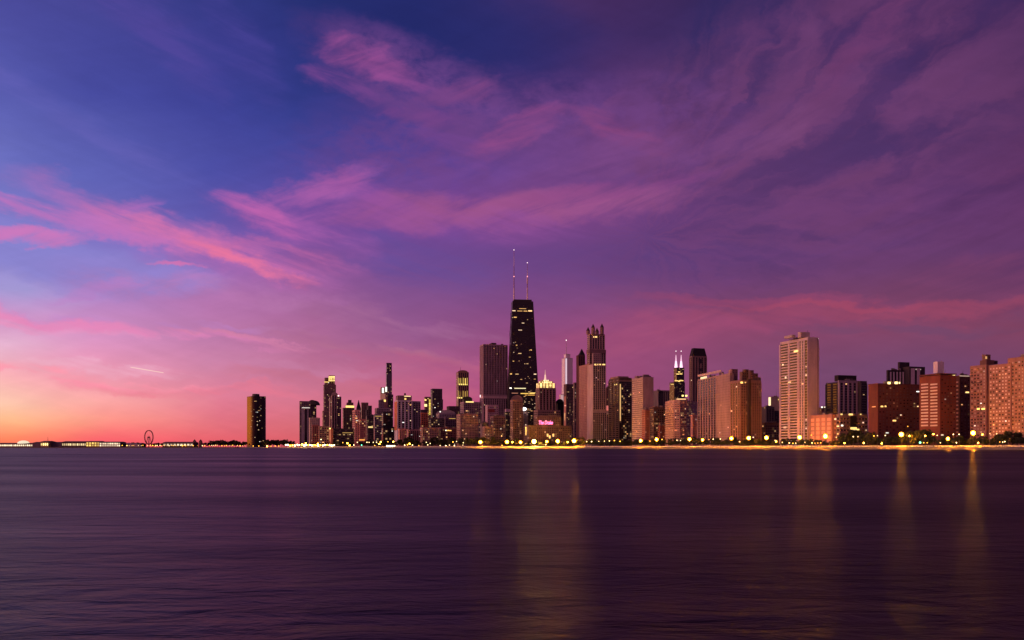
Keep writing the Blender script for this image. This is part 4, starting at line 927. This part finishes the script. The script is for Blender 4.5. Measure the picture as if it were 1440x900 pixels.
# --- brick slabs at the near end
BG = glassmat(.03, .6, (.03, .02, .02), 1.5, (.17, .1, .095)); TG = glassmat(.03, .35, (.02, .014, .014), 1.5, (.6, .45, .36)); MG = glassmat(.05, .6, (.02, .014, .014), 1.5, (.85, .7, .6))
B = Building('apartment_block', 'wide dark red brick slab with one short lighter end wall', 'building', 925, 1234, 'the wide dark brick slab')
B.block('main_block', 1221, 1234.5, 1293.5, 540.5, wall=(.17, .05, .036), left=None, front=('g', .42, .34), lit=4, cw=4.6, ch=3.2, glass=BG); B.clutter(6)
for x, y, w in ((1240, 571.6, 3.6), (1245, 571.4, 2.4), (1257.5, 591.5, 5)): B.mark(x, y, w, 2, (1, .6, .16), 1.7)
B.mark(1229, 572, 5, 1.2, (1, .5, .14), .8, face='left'); B.mark(1250, 538.6, 4, 3.2, (1, .74, .26), 2.6, name='lamp'); B.mark(1260, 538.4, 4.4, 3.2, (1, .74, .26), 2.6, name='lamp'); B.mark(1264.5, 538.4, 2, 2.6, (1, .74, .3), 2, name='lamp'); B.done()
B = Building('apartment_tower', 'black tower with short white piers rising behind the dark brick slab', 'tower', 1150, 1247)
B.block('tower', 1246.5, 1249, 1273, 521.5, wall=(.035, .025, .03), left=None, front=None); B.clutter(6)
for x in (1252, 1256.4, 1261, 1265.4, 1269.6): B.mark(x, 534, 2.1, 22, None, wallmat((.8, .66, .66)), name='white_pier', e=.8); 
B.block('core_tower', 1262.5, 1265, 1279, 510.3, wall=(.04, .026, .036), left=None, front=None, D=1160); B.block('side_tower', 1278, 1279, 1300.8, 516.5, wall=(.045, .03, .04), left=None, front=None, D=1150)
for x, w in ((1283, 5.5), (1291, 4.5)): B.mark(x, 530, w, 24, None, wallmat((.7, .6, .62)), name='white_pier', e=.8)
B.mark(1291, 519.5, 8, 1.6, (1, .7, .6), .35, name='lit_window'); B.done()
B = Building('apartment_block', 'red brick block with bright stacked balconies on its lit side', 'building', 860, 1322, 'the bright balconied brick block')
B.block('main_block', 1293, 1322, 1344.5, 529, wall=(.22, .056, .034), left=None, front=('g', .4, .34), lit=2, cw=4.2, ch=3.3, glass=BG); B.clutter(6)
for c0, wv in ((1301.2, 10), (1314.2, 10)):
    for j in range(14): B.mark(c0, 540.5+4.45*j, wv, 2.0, None, wallmat((.82, .64, .52)), face='left', name='balcony', e=.9)
B.block('cornice', 1292, 1322, 1345.5, 524.6, 526.2, wall=(.16, .05, .04), left=None, front=None, D=858.5)
B.block('water_tank', 1312.5, 1318.5, 1327.5, 508.4, 524.4, wall=(.8, .7, .74), left=None, front=None, D=875)
for x, w in ((1320.2, 3.6), (1332, 6), (1338, 5)): B.mark(x, 528, w, 3, (1, .72, .22), 2.2, name='lamp', e=2.4)
B.done()
B = Building('apartment_block', 'dark brick wing with one column of pale bays beside the balconied brick block', 'building', 905, 1350, 'the dark brick wing')
B.block('main_block', 1343.5, 1349.5, 1365, 529.5, wall=(.12, .04, .03), left=None, front=('g', .35, .34), lit=2, cw=4, glass=BG); B.clutter(6)
for j in range(15): B.mark(1346.6, 537.5+5.4*j, 3, 2, None, wallmat((.55, .32, .24)), face='left', name='balcony', e=.5)
B.mark(1360, 551.7, 5, 2, (1, .66, .22), 1.6); B.mark(1356, 528.8, 14, 1, (1, .7, .5), .6, name='light_band'); B.done()
B = Building('apartment_block', 'largest tan brick building at the near end with a roof turret', 'building', 800, 1450, 'the large tan brick building')
TB = (.40, .205, .14)
B.block('near_wing', 1417, 1455, 1468, 501.5, wall=TB, left=('g', .42, .45), front='g', lit=9, cw=3.6, ch=3.2, glass=TG, D=792); B.clutter(6); B.block('middle_wing', 1390.5, 1422, 1428, 510.5, wall=TB, left=('g', .45, .42), front='g', lit=8, cw=3.6, ch=3.2, glass=MG, D=815)
B.block('far_wing', 1364.2, 1387, 1391, 512.5, wall=TB, left=('g', .42, .45), front=None, lit=6, cw=3.6, ch=3.2, glass=TG, D=845)
for x, w in ((1376, 4), (1383, 5)): B.mark(x, 575, w, 2.4, (1, .68, .16), 1.9, face='left')
B.mark(1374, 538.5, 13, 1.2, None, plain((.06, .03, .03)), face='left', name='ledge')
B.block('stair_tower', 1378, None, 1398, 506, 512.5, wall=(.2, .1, .08), left=None, front=None, D=868); B.block('turret', 1381, None, 1393, 498.4, 506, wall=(.25, .13, .1), left=('g', .4, .5), front=('g', .4, .5), D=872, cw=3); B.mark(1386.5, 503, 2.6, 3.6, (1, .5, .16), .7)
B.block('roof_block', 1394, None, 1403, 507, 512, wall=(.1, .06, .06), left=None, front=None, D=874)
B.done()

# ------------------------------------------------------------------ the pier's halls
LITW = (1, .82, .5)
def hall(name, label, x0, x1, yt, wall, bays=None, D=2440, roofc=(.1, .08, .11), cat='hall', rows=1, k=1.2, col=LITW):
    p, q = at(x0, yt, D), at(x1, yt, D); r = thing(name, (p.x, D, GZ), label, cat); w = q.x-p.x; h = p.z-GZ
    mb = MB(); mb.box((0, 0), (w, 0), (0, 40), 0, h); mb.obj('wall', wallmat(wall), r)
    mb = MB(); i = 0; mb.v = [(-1, -1, h+.01), (w+1, -1, h+.01), (w+1, 41, h+.01), (-1, 41, h+.01), (0, 20, h+2.6), (w, 20, h+2.6)]; mb.f = [(0, 1, 5, 4), (2, 3, 4, 5), (0, 4, 3), (1, 2, 5), (3, 2, 1, 0)]
    mb.obj('roof', wallmat(roofc), r)
    if bays:
        for b in range(bays):
            a0, a1 = w*(b+.18)/bays, w*(b+.82)/bays
            for j in range(rows):
                z0 = h*(.18+.42*j) if rows > 1 else h*.3; z1 = z0+h*(.3 if rows > 1 else .42)
                mb = MB(); mb.quad((a0, -.15, z0), (a1, -.15, z0), (a1, -.15, z1), (a0, -.15, z1)); mb.obj('lit_window', emit(col, random.choice((k*.6, k, k*1.4))), r)
    return r, w, h
r, w, h = hall('dome_hall', 'white lit hall with a big dome at the far end of the pier', -6, 46, 624, (.4, .36, .3), 18, k=1.5)
mb = MB(); n = 16; c = at(32.5, 624, 2455); R0 = 8*2455/F; hh_ = 4.6*2455/F
for a in range(7):
    for i in range(n): mb.v.append((c.x+R0*math.cos(a*math.pi/14)*math.cos(2*math.pi*i/n)-r.location.x, 2457+R0*math.cos(a*math.pi/14)*math.sin(2*math.pi*i/n)-r.location.y, h+.05+hh_*math.sin(a*math.pi/14)))
for a in range(6):
    for i in range(n): mb.f.append((a*n+i, a*n+(i+1) % n, (a+1)*n+(i+1) % n, (a+1)*n+i))
mb.f.append(tuple(6*n+i for i in range(n)))
mb.obj('dome', emit((1, .86, .6), .9), r, True)
r, w, h = hall('exhibition_shed', 'long unlit violet roofed shed on the pier between the dome and the lit halls', 46, 88, 622.6, (.16, .12, .16), 0)
r, w, h = hall('pavilion', 'small yellow lit pavilion beside the tall pier mast', 57, 68, 621.2, (.5, .4, .2), 4, D=2425, k=1.6, col=(1, .75, .25))
r, w, h = hall('exhibition_shed', 'dark roofed shed with a row of yellow windows on the pier', 87, 121, 621.6, (.12, .09, .08), 13, k=1.1, col=(1, .75, .35))
r, w, h = hall('exhibition_shed', 'yellow floodlit shed in the middle of the pier', 121, 140, 621.4, (.5, .36, .12), 5, rows=2, k=1.0, col=(1, .68, .14))
r, w, h = hall('exhibition_shed', 'pale arcaded hall with two rows of white lights on the pier', 140, 169, 622.2, (.45, .38, .34), 12, rows=2, k=1.2, col=(1, .8, .5))
r, w, h = hall('marquee_tent', 'pale tent roofed pavilion beside the big wheel', 177, 197, 624, (.4, .34, .38), 0, roofc=(.6, .5, .55))
r, w, h = hall('exhibition_shed', 'long shed with a dull red roof on the land side of the wheel', 229, 272, 622.4, (.14, .08, .08), 9, k=.7, roofc=(.3, .14, .13))
for x in (273, 281.5):
    D = 2450; p = at(x, 0, D); r = thing('clock_turret', (p.x, D, GZ), 'twin pier turret next to the red roofed shed' if x < 280 else 'twin pier turret standing further from the red roofed shed', 'turret')
    mb = MB(); mb.box((-3.6, 0), (7.2, 0), (0, 7.2), 0, 16); mb.obj('shaft', wallmat((.2, .1, .09)), r); mb = MB(); mb.prism([(-4, -.4), (4, -.4), (4, 7.6), (-4, 7.6)], 16.01, 22, [(-.4, 3.2), (.4, 3.2), (.4, 4), (-.4, 4)]); mb.obj('roof', wallmat((.16, .08, .08)), r)
p = at(67.3, 0, 2430); r = thing('flag_mast', (p.x, 2430, GZ), 'thin dark mast standing up from the pier sheds', 'mast')
mb = MB(); mb.cone((0, 0), .7, .3, 0, 29, 8); mb.obj('pole', plain((.08, .06, .07)), r); mb = MB(); mb.box((-2, -.2), (4, 0), (0, .4), 20, 20.6); mb.obj('yard', plain((.08, .06, .07)), r)

def ferris():
    D = 2470; c = at(209.3, 614.6, D); Rr = 9.6*D/F; r = thing('ferris_wheel', (c.x, D, GZ), 'big ferris wheel standing dark against the sunset on the pier', 'ferris wheel')
    r.rotation_euler = (0, 0, R(-33)); zc = c.z-GZ; met = plain((.16, .10, .12), .5)
    mb = MB(); n = 40
    P = lambda a, rad, y: (rad*math.cos(a), y, zc+rad*math.sin(a))
    for y in (-1.6, 1.6):
        for k in range(n): mb.bar(P(2*math.pi*k/n, Rr, y), P(2*math.pi*(k+1)/n, Rr, y), .36, n=5)
    for k in range(n): mb.bar(P(2*math.pi*k/n, Rr, -1.6), P(2*math.pi*k/n, Rr, 1.6), .2, n=4)
    rim = mb.obj('rim', met, r)
    mb = MB()
    for k in range(20): mb.bar(P(2*math.pi*k/20, 1.2, 0), P(2*math.pi*k/20, Rr, (-1.6, 1.6)[k % 2]), .07, n=4)
    mb.obj('spoke', met, r)
    mb = MB(); mb.bar((0, -3.5, zc), (0, 3.5, zc), 1.5, n=12); mb.obj('hub', met, r)
    for sx_ in (-1, 1):
        for sy_ in (-1, 1):
            mb = MB(); mb.bar((0, sy_*3, zc), (sx_*9, sy_*5, 0), .7, n=6); mb.obj('leg', met, r)
    mb = MB(); mb.prism([(-1.1, -1), (1.1, -1), (1.1, 1), (-1.1, 1)], -2.2, 0, cap0=True); gm = mb.mesh('gondola', plain((.25, .05, .06)))
    for k in range(n):
        p = P(2*math.pi*k/n, Rr+.3, 0); link('gondola', gm, r, p)
    mb = MB(); mb.quad((-4, -2.2, zc-3), (4, -2.2, zc-3), (4, -2.2, zc+1), (-4, -2.2, zc+1)); mb.obj('hub_screen', plain((.1, .07, .08)), r)
ferris()

# ------------------------------------------------------------------ trees, lamps, cars: labels from what stands behind them
def near(px, D=0):
    best = None
    for x0, x1, d, ph in LANDMARK:
        gap = max(0, x0-px, px-x1); key = (gap > 3, gap if gap > 3 else d)
        if best is None or key < best[0]: best = (key, ph)
    return best[1]
ORD = 'first second third fourth fifth sixth seventh eighth ninth tenth eleventh twelfth thirteenth fourteenth fifteenth sixteenth seventeenth eighteenth nineteenth twentieth'.split()
def ordinal(i):
    if i < 20: return ORD[i]
    return ['twenty', 'thirty', 'forty'][(i+1)//10-2]+'-'+ORD[(i+1) % 10-1] if (i+1) % 10 else ['twentieth', 'thirtieth', 'fortieth'][(i+1)//10-2]
def name_all(items, desc, tail, cat, group):
    """items: (px, object, kind words). Unique labels from the landmark behind each and a count from the wheel's side"""
    by = {}
    for px, o, ph, ds in items: by.setdefault((ds, ph), []).append((px, o))
    for (ds, ph), l in by.items():
        l.sort(key=lambda e: e[0])
        for i, (px, o) in enumerate(l):
            lab = f'{ds} {tail} {ph}' if len(l) == 1 else f'{ds} {tail} {ph}, {ordinal(i)} from the wheel side'
            tag(o, lab, cat, group)

leafm, t, b = newmat('leaf'); g = t.nodes.new('ShaderNodeNewGeometry')
t.links.new(mixc(t, N(t, g.outputs['Random Per Island']), (.022, .032, .012), (.085, .095, .03)).k, b.inputs['Base Color']); b.inputs['Roughness'].default_value = .8
bark = plain((.08, .06, .045), .95)
def crown_mesh(seed):
    rnd = random.Random(seed); mb = MB(); clumps = []
    for k in range(rnd.randint(9, 14)):
        a = rnd.uniform(0, 2*math.pi); rr = rnd.uniform(0, .42)**.8; z = rnd.uniform(.34, .92); clumps.append((rr*math.cos(a)*(1.15-z*.5), rr*math.sin(a)*(1.15-z*.5), z, rnd.uniform(.13, .24)))
    for cx, cy, cz, cr in clumps:
        for k in range(62):
            d = Vector((rnd.gauss(0, 1), rnd.gauss(0, 1), rnd.gauss(0, 1))).normalized()*cr*rnd.uniform(.35, 1.05)
            p = Vector((cx, cy, cz))+d*1.0; s_ = rnd.uniform(.028, .06); e = Vector((rnd.gauss(0, 1), rnd.gauss(0, 1), rnd.gauss(0, 1))).normalized(); f = e.orthogonal().normalized()
            mb.quad(p-e*s_-f*s_*.7, p+e*s_-f*s_*.7, p+e*s_+f*s_*.7, p-e*s_+f*s_*.7)
    me = bpy.data.meshes.new('crown'); me.from_pydata([tuple(v) for v in mb.v], [], mb.f); me.materials.append(leafm); return me
def trunk_mesh(seed):
    rnd = random.Random(seed+100); mb = MB(); mb.bar((0, 0, -.02), (.01, 0, .45), .03, .02, 7)
    for k in range(4):
        a = rnd.uniform(0, 6.28); mb.bar((.01, 0, rnd.uniform(.3, .44)), (.2*math.cos(a), .2*math.sin(a), rnd.uniform(.6, .75)), .014, .006, 5)
    return mb.mesh('trunk', bark)
CR = [crown_mesh(k) for k in range(7)]; TR = [trunk_mesh(k) for k in range(4)]
trees = []
def tree(px, D, hpx, wide=1.0, z=GZ):
    p = at(px, 0, D); h = max(3, hpx*D/F); r = link('tree', None, None, (p.x, D, z)); r.rotation_euler = (0, 0, random.uniform(0, 6.28)); r.scale = (h*wide, h*wide, h)
    link('trunk', random.choice(TR), r); link('crown', random.choice(CR), r)
    trees.append((px, r, near(px) if px > 340 else ('the big wheel' if px < 215 else 'the red roofed shed' if px < 290 else 'the lone curved tower'), ('tall dark' if hpx > 15 else 'rounded dark' if hpx > 10 else 'small dark')+' tree'))
# (from, to, step, height in px, spread)
for x0, x1, st, hp, D0 in ((170, 204, 4.4, 6.2, 2440), (216, 232, 4.2, 6, 2440), (284, 298, 4.5, 6.5, 2460), (297, 336, 3.4, 9.3, 2475), (336, 350, 3.6, 7.2, 2475), (374, 410, 3.2, 9.8, 2400)):
    x = x0
    while x < x1: tree(x, D0+random.uniform(0, 25), hp*random.uniform(.88, 1.06), 1.25); x += st
for x0, x1, st, hp in ((410, 470, 7, 6), (470, 500, 5, 8.5), (508, 545, 5.5, 10), (556, 590, 6, 10), (575, 585, 5, 14.5), (598, 612, 7, 10), (612, 640, 5, 13), (645, 668, 5.5, 14), (680, 700, 5, 14), (700, 736, 6.5, 11), (737, 800, 6, 9.5), (800, 822, 5.5, 12), (822, 870, 5.6, 10.5), (870, 902, 6, 11.5), (905, 960, 5.8, 11), (960, 985, 5.4, 13.5), (985, 1060, 6, 13), (1060, 1140, 6.4, 12), (1140, 1185, 6.5, 11), (1186, 1222, 5.6, 22), (1222, 1262, 7, 17), (1268, 1300, 6, 23), (1300, 1370, 7.4, 15), (1370, 1404, 8, 15), (1404, 1445, 6.4, 20)):
    x = x0
    while x < x1:
        px = x+random.uniform(-1.5, 1.5); tree(px, shore(px)+random.uniform(67, 86), hp*random.uniform(.72, 1.08), random.uniform(.95, 1.3)); x += st
name_all(trees, None, 'before', 'tree', 'trees along the shore')

# lamps
GLOBE = {}
def frosted(c, s):
    m, t, b = newmat('frosted_lamp'); lw = t.nodes.new('ShaderNodeLayerWeight'); lw.inputs[0].default_value = .5      # a frosted globe dims towards its rim
    geo_ = t.nodes.new('ShaderNodeNewGeometry'); dot = t.nodes.new('ShaderNodeVectorMath'); dot.operation = 'DOT_PRODUCT'
    t.links.new(geo_.outputs['Normal'], dot.inputs[0]); t.links.new(geo_.outputs['Incoming'], dot.inputs[1])
    k = N(t, dot.outputs['Value']).m('ABSOLUTE').m('POWER', 10)*s + .5
    b.inputs['Base Color'].default_value = (.3, .2, .1, 1); b.inputs['Emission Color'].default_value = (*c, 1); t.links.new(k.k, b.inputs['Emission Strength']); t.nodes.remove(lw); return m
def globe(c, s, big=False):
    k = (c, s)
    if k not in GLOBE: GLOBE[k] = sphere_mesh('lamp_globe', frosted(c, s) if big else emit(c, s, True), 20 if big else 12, 14 if big else 8)
    return GLOBE[k]
polem = plain((.07, .065, .06), .6)
lamps = []
AMB = (1, .30, .008); AMW = (1, .42, .03); WW = (1, .68, .3); GRW = (1, .46, .05)
def lamp(px, py, dpx, c, s, D=None, ds=None):
    D = D or shore(px)+38.5; z = CH+(HZ-py)/F*D; p = at(px, 0, D); rad = dpx*D/F/2; h = z-GZ
    low = h < 3.4
    r = link('bollard_light' if low else 'street_lamp', None, None, (p.x, D, GZ+.01))
    mb = MB(); hh_ = max(.5, h-rad); mb.cone((0, 0), .22 if low else .2, .16 if low else .1, 0, hh_, 8); mb.cone((0, 0), .4, .3, 0, min(.6, hh_*.5), 8); mb.obj('pole', polem, r)
    if not low:
        mb = MB(); mb.cone((0, 0), rad*.75, rad*.15, h+rad*.88, h+rad*1.25, 10); mb.obj('lamp_cap', polem, r)
    o = link('lamp_globe', globe(c, s, dpx > 2.5), r, (0, 0, max(h, .5+rad))); o.scale = (rad,)*3
    d = ds or ('low amber light' if low else 'big blazing amber lamp' if dpx >= 4.5 else 'bright amber lamp' if dpx >= 1.7 else 'small pale street lamp')
    lamps.append((px, r, near(px) if px > 340 else ('the pier halls' if px < 200 else 'the big wheel' if px < 228 else 'the red roofed shed' if px < 275 else 'the dark pier trees'), d))
BIG = 260.; MID = 70.; SML = 5.
for px, py, d, s in ((675.5, 621.7, 3, 1), (713, 621.4, 3, .9), (732, 622, 2.6, .7), (751, 620.8, 3.6, 2.6), (769, 621, 2.2, .6), (784.3, 620.4, 3, 1.6), (807.3, 620, 3.2, 2.2), (901, 619.6, 2.6, .7), (923.3, 618, 2.8, .7), (969.6, 617.8, 2.8, .8), (988, 618.6, 2.2, .5), (1028.6, 616.5, 2.8, .8), (1053, 616, 3.2, 1.1), (1077.8, 615.6, 3.2, 1.1), (1124.5, 615, 3.2, 1.1), (1160.7, 613.4, 3.4, 1.9), (1267.5, 611, 3.8, 1.8), (1333, 617, 2.8, .8), (1368.5, 609, 3.8, 1.7)):
    lamp(px, py, d*1.8, GRW if px == 751 else AMB, round(BIG*3.9*s))
for px, py in ((1091.5, 620.8), (1187.5, 623.2), (1214.7, 623), (1312.6, 610.6), (1301, 613), (1375.4, 622.8), (1381.6, 611), (1279, 613), (720.5, 621.8), (798.5, 621.6), (553, 621.2), (488.5, 623.3), (491.5, 626.2), (535.5, 621.5), (533.4, 624.5), (576, 624), (375.5, 628.2), (1240, 623.6), (430, 623.3), (447, 624), (425, 624.6)):
    lamp(px, py, 1.8, AMW, MID*.5)
for px, py in ((451.5, 618), (482, 622.5), (497.5, 625.8), (502.5, 622), (516, 622), (519, 622), (525, 622), (529.5, 622), (527, 626.5), (545.5, 621.2), (569, 626), (573, 625.4), (580, 626), (599.5, 622), (601.5, 625.6), (605, 623.6), (589, 626.8), (619, 626.6), (627, 626.6), (632, 626), (639, 626.6), (642, 620.8), (637, 621.5), (651.5, 622.6), (651, 626), (706, 626.4), (705.5, 613), (767.5, 625.4), (1200, 614), (1206.5, 614), (1229, 613), (1234, 612.6), (1245, 612.4), (1276.6, 599.6), (1318, 612.2), (1299, 622.6), (1304, 622.6), (1322.4, 622.6), (1340.7, 610.8), (1348.7, 610.8), (1345, 622.5), (1392, 609.8), (1401.6, 609.8), (1406, 621.5), (1410, 621.8), (1413, 621), (1110, 622.8), (1115, 623.4), (1119, 623.2), (1132, 622), (1142, 622.8), (1146, 623.2), (1150, 623), (1154, 622.6), (1176, 615), (1141, 612), (850, 620.4), (842, 620.6), (857, 620), (825, 621), (832, 621), (864, 619.4), (872, 620.6), (931, 618), (914, 620.4), (952, 619), (957, 619.4), (997, 618), (1003, 617.6), (1013, 617.4), (1040, 621), (1100, 622)):
    lamp(px, py, 1.25, random.choice((WW, AMW, WW)), SML*random.choice((.7, 1, 1.6)))
x = 172.
while x < 345:
    lamp(x, 626.6+random.uniform(-.5, .3), random.choice((.8, 1.0, 1.25)), random.choice((WW, AMW, AMW, (1, .5, .12))), SML*random.choice((.2, .4, .7, 1.1)), D=2415+random.uniform(0, 4), ds='small pier lamp'); x += random.choice((2.4, 3.2, 4.0, 6.5))
for x in (356, 364, 381, 387, 392): lamp(x, 627.2, 1.1, AMW, SML, ds='small pale street lamp')
x = 402.
while x < 472: lamp(x, 626.2+random.uniform(-.8, .4), 1.5, random.choice((WW, AMW, (1, .9, .6))), MID*random.choice((.25, .4, .5)), ds='close set beach lamp'); x += random.uniform(2.4, 3.8)
washm = emit((1, .40, .05), 24., True); housem = plain((.12, .11, .1), .7)  # added wall washers, lenses turned inland out of view, brighten the concrete wall
mb = MB(); mb.box((-.8, -.35), (1.6, 0), (0, .34), 0, .5); HOUSE = mb.mesh('housing', housem)
mb = MB(); mb.quad((.75, 0, .1), (-.75, 0, .1), (-.75, 0, .46), (.75, 0, .46)); WASH = mb.mesh('added_lens', washm, fix=False)
x = 628.
while x < 1441:
    D_ = shore(x)+43.6; p = at(x, 0, D_); q = at(x+4, 0, shore(x+4)+43.6); r = link('added_wall_washer', None, None, (p.x, D_, GZ+.01)); r.rotation_euler = (0, 0, math.atan2(q.y-p.y, q.x-p.x))
    link('housing', HOUSE, r); link('added_lens', WASH, r, (0, .01, 0))
    lamps.append((x, r, near(x), 'added low wall lamp')); x += random.choice((4., 4.6, 5.6, 11.)) if x > 820 else random.choice((6., 9., 15.))
name_all(lamps, None, 'before', 'street lamp', 'lamps along the shore')

# traffic lights
for px, py, ph in ((508.5, 626, 'the salmon stepped slab'), (1293.6, 622.4, 'the bright balconied brick block')):
    D = shore(px)+46.5; p = at(px, py, D); r = thing('traffic_light', (p.x, D, GZ), f'traffic light showing green before {ph}', 'traffic light')
    mb = MB(); h = max(3.2, p.z-GZ); mb.cone((0, 0), .1, .08, 0, h, 8); mb.obj('pole', polem, r); mb = MB(); mb.box((-.3, -.3), (.6, 0), (0, .35), h-.9, h+.9); mb.obj('housing', plain((.03, .04, .03)), r)
    o = link('green_light', sphere_mesh('green_light', emit((.1, 1, .45), 9, True)), r, (0, -.45, h)); o.scale = (.8, .3, .8)

# lit pavilion on the beach
D = shore(549)+40; p = at(543, 0, D); r = thing('beach_pavilion', (p.x, D, GZ), 'small open pavilion lit brilliant white on the beach before the broad black block', 'pavilion')
w = 13*D/F
mb = MB(); mb.box((0, 0), (w, 0), (0, 8), 0, 3.6); mb.obj('wall', wallmat(PALE), r); mb = MB(); mb.box((-1, -1.5), (w+2, 0), (0, 10), 3.61, 4.1); mb.obj('roof', wallmat((.3, .28, .26)), r)
for k in range(5): mb = MB(); mb.quad((w*(k+.1)/5, -.1, .4), (w*(k+.9)/5, -.1, .4), (w*(k+.9)/5, -.1, 3.2), (w*(k+.1)/5, -.1, 3.2)); mb.obj('lit_window', emit((1, .84, .5), 4, True), r)

# cars
cars = []
def car_meshes(c):
    mb = MB(); prof = [(-2.2, .3), (-2.25, .85), (-1.5, .95), (-.9, 1.42), (.7, 1.42), (1.4, .95), (2.2, .85), (2.25, .3)]
    i = 0; mb.v = [(x, -.88, z) for x, z in prof]+[(x, .88, z) for x, z in prof]; n = len(prof)
    for k in range(n): mb.f.append((k, (k+1) % n, n+(k+1) % n, n+k))
    mb.f.append(tuple(range(n))); mb.f.append(tuple(range(2*n-1, n-1, -1)))
    return mb.mesh('body', plain(c, .35, .3))
mb = MB(); mb.bar((0, -.1, 0), (0, .1, 0), .33, n=12); wheel = mb.mesh('wheel', plain((.02, .02, .02), .8))
bodies = [('pale', car_meshes((.6, .6, .6))), ('dark', car_meshes((.03, .03, .04))), ('red', car_meshes((.3, .03, .03)))]
hl = sphere_mesh('headlight', emit((1, .86, .6), 30, True), 8, 6); tl = sphere_mesh('tail_light', emit((1, .06, .02), 6, False), 8, 6)
def car(px):
    D = shore(px)+random.choice((51, 62)); p = at(px, 0, D); q = at(px+4, 0, shore(px+4)+(D-shore(px))); a = math.atan2(q.y-p.y, q.x-p.x)+(math.pi if random.random() < .6 else 0)
    nm, me = random.choice(bodies); r = link('car', None, None, (p.x, D, GZ+.02)); r.rotation_euler = (0, 0, a); link('body', me, r)
    for sx_ in (-1.4, 1.4):
        for sy_ in (-.8, .8): link('wheel', wheel, r, (sx_, sy_, .33))
    for sy_ in (-.6, .6):
        o = link('headlight', hl, r, (2.24, sy_, .7)); o.scale = (.12, .2, .16); o = link('tail_light', tl, r, (-2.24, sy_, .75)); o.scale = (.08, .2, .14)
    cars.append((px, r, near(px), f'{nm} shore road car'))
for px in (408, 414, 421, 427, 434, 440, 446, 453, 459, 466, 474, 486, 500, 522, 560, 590, 612, 640, 660, 690, 724, 760, 792, 830, 880, 912, 945, 1005, 1065, 1105, 1135, 1200, 1255, 1310, 1385, 1418): car(px+random.uniform(-2, 2))
name_all(cars, None, 'before', 'car', 'cars on the shore road')
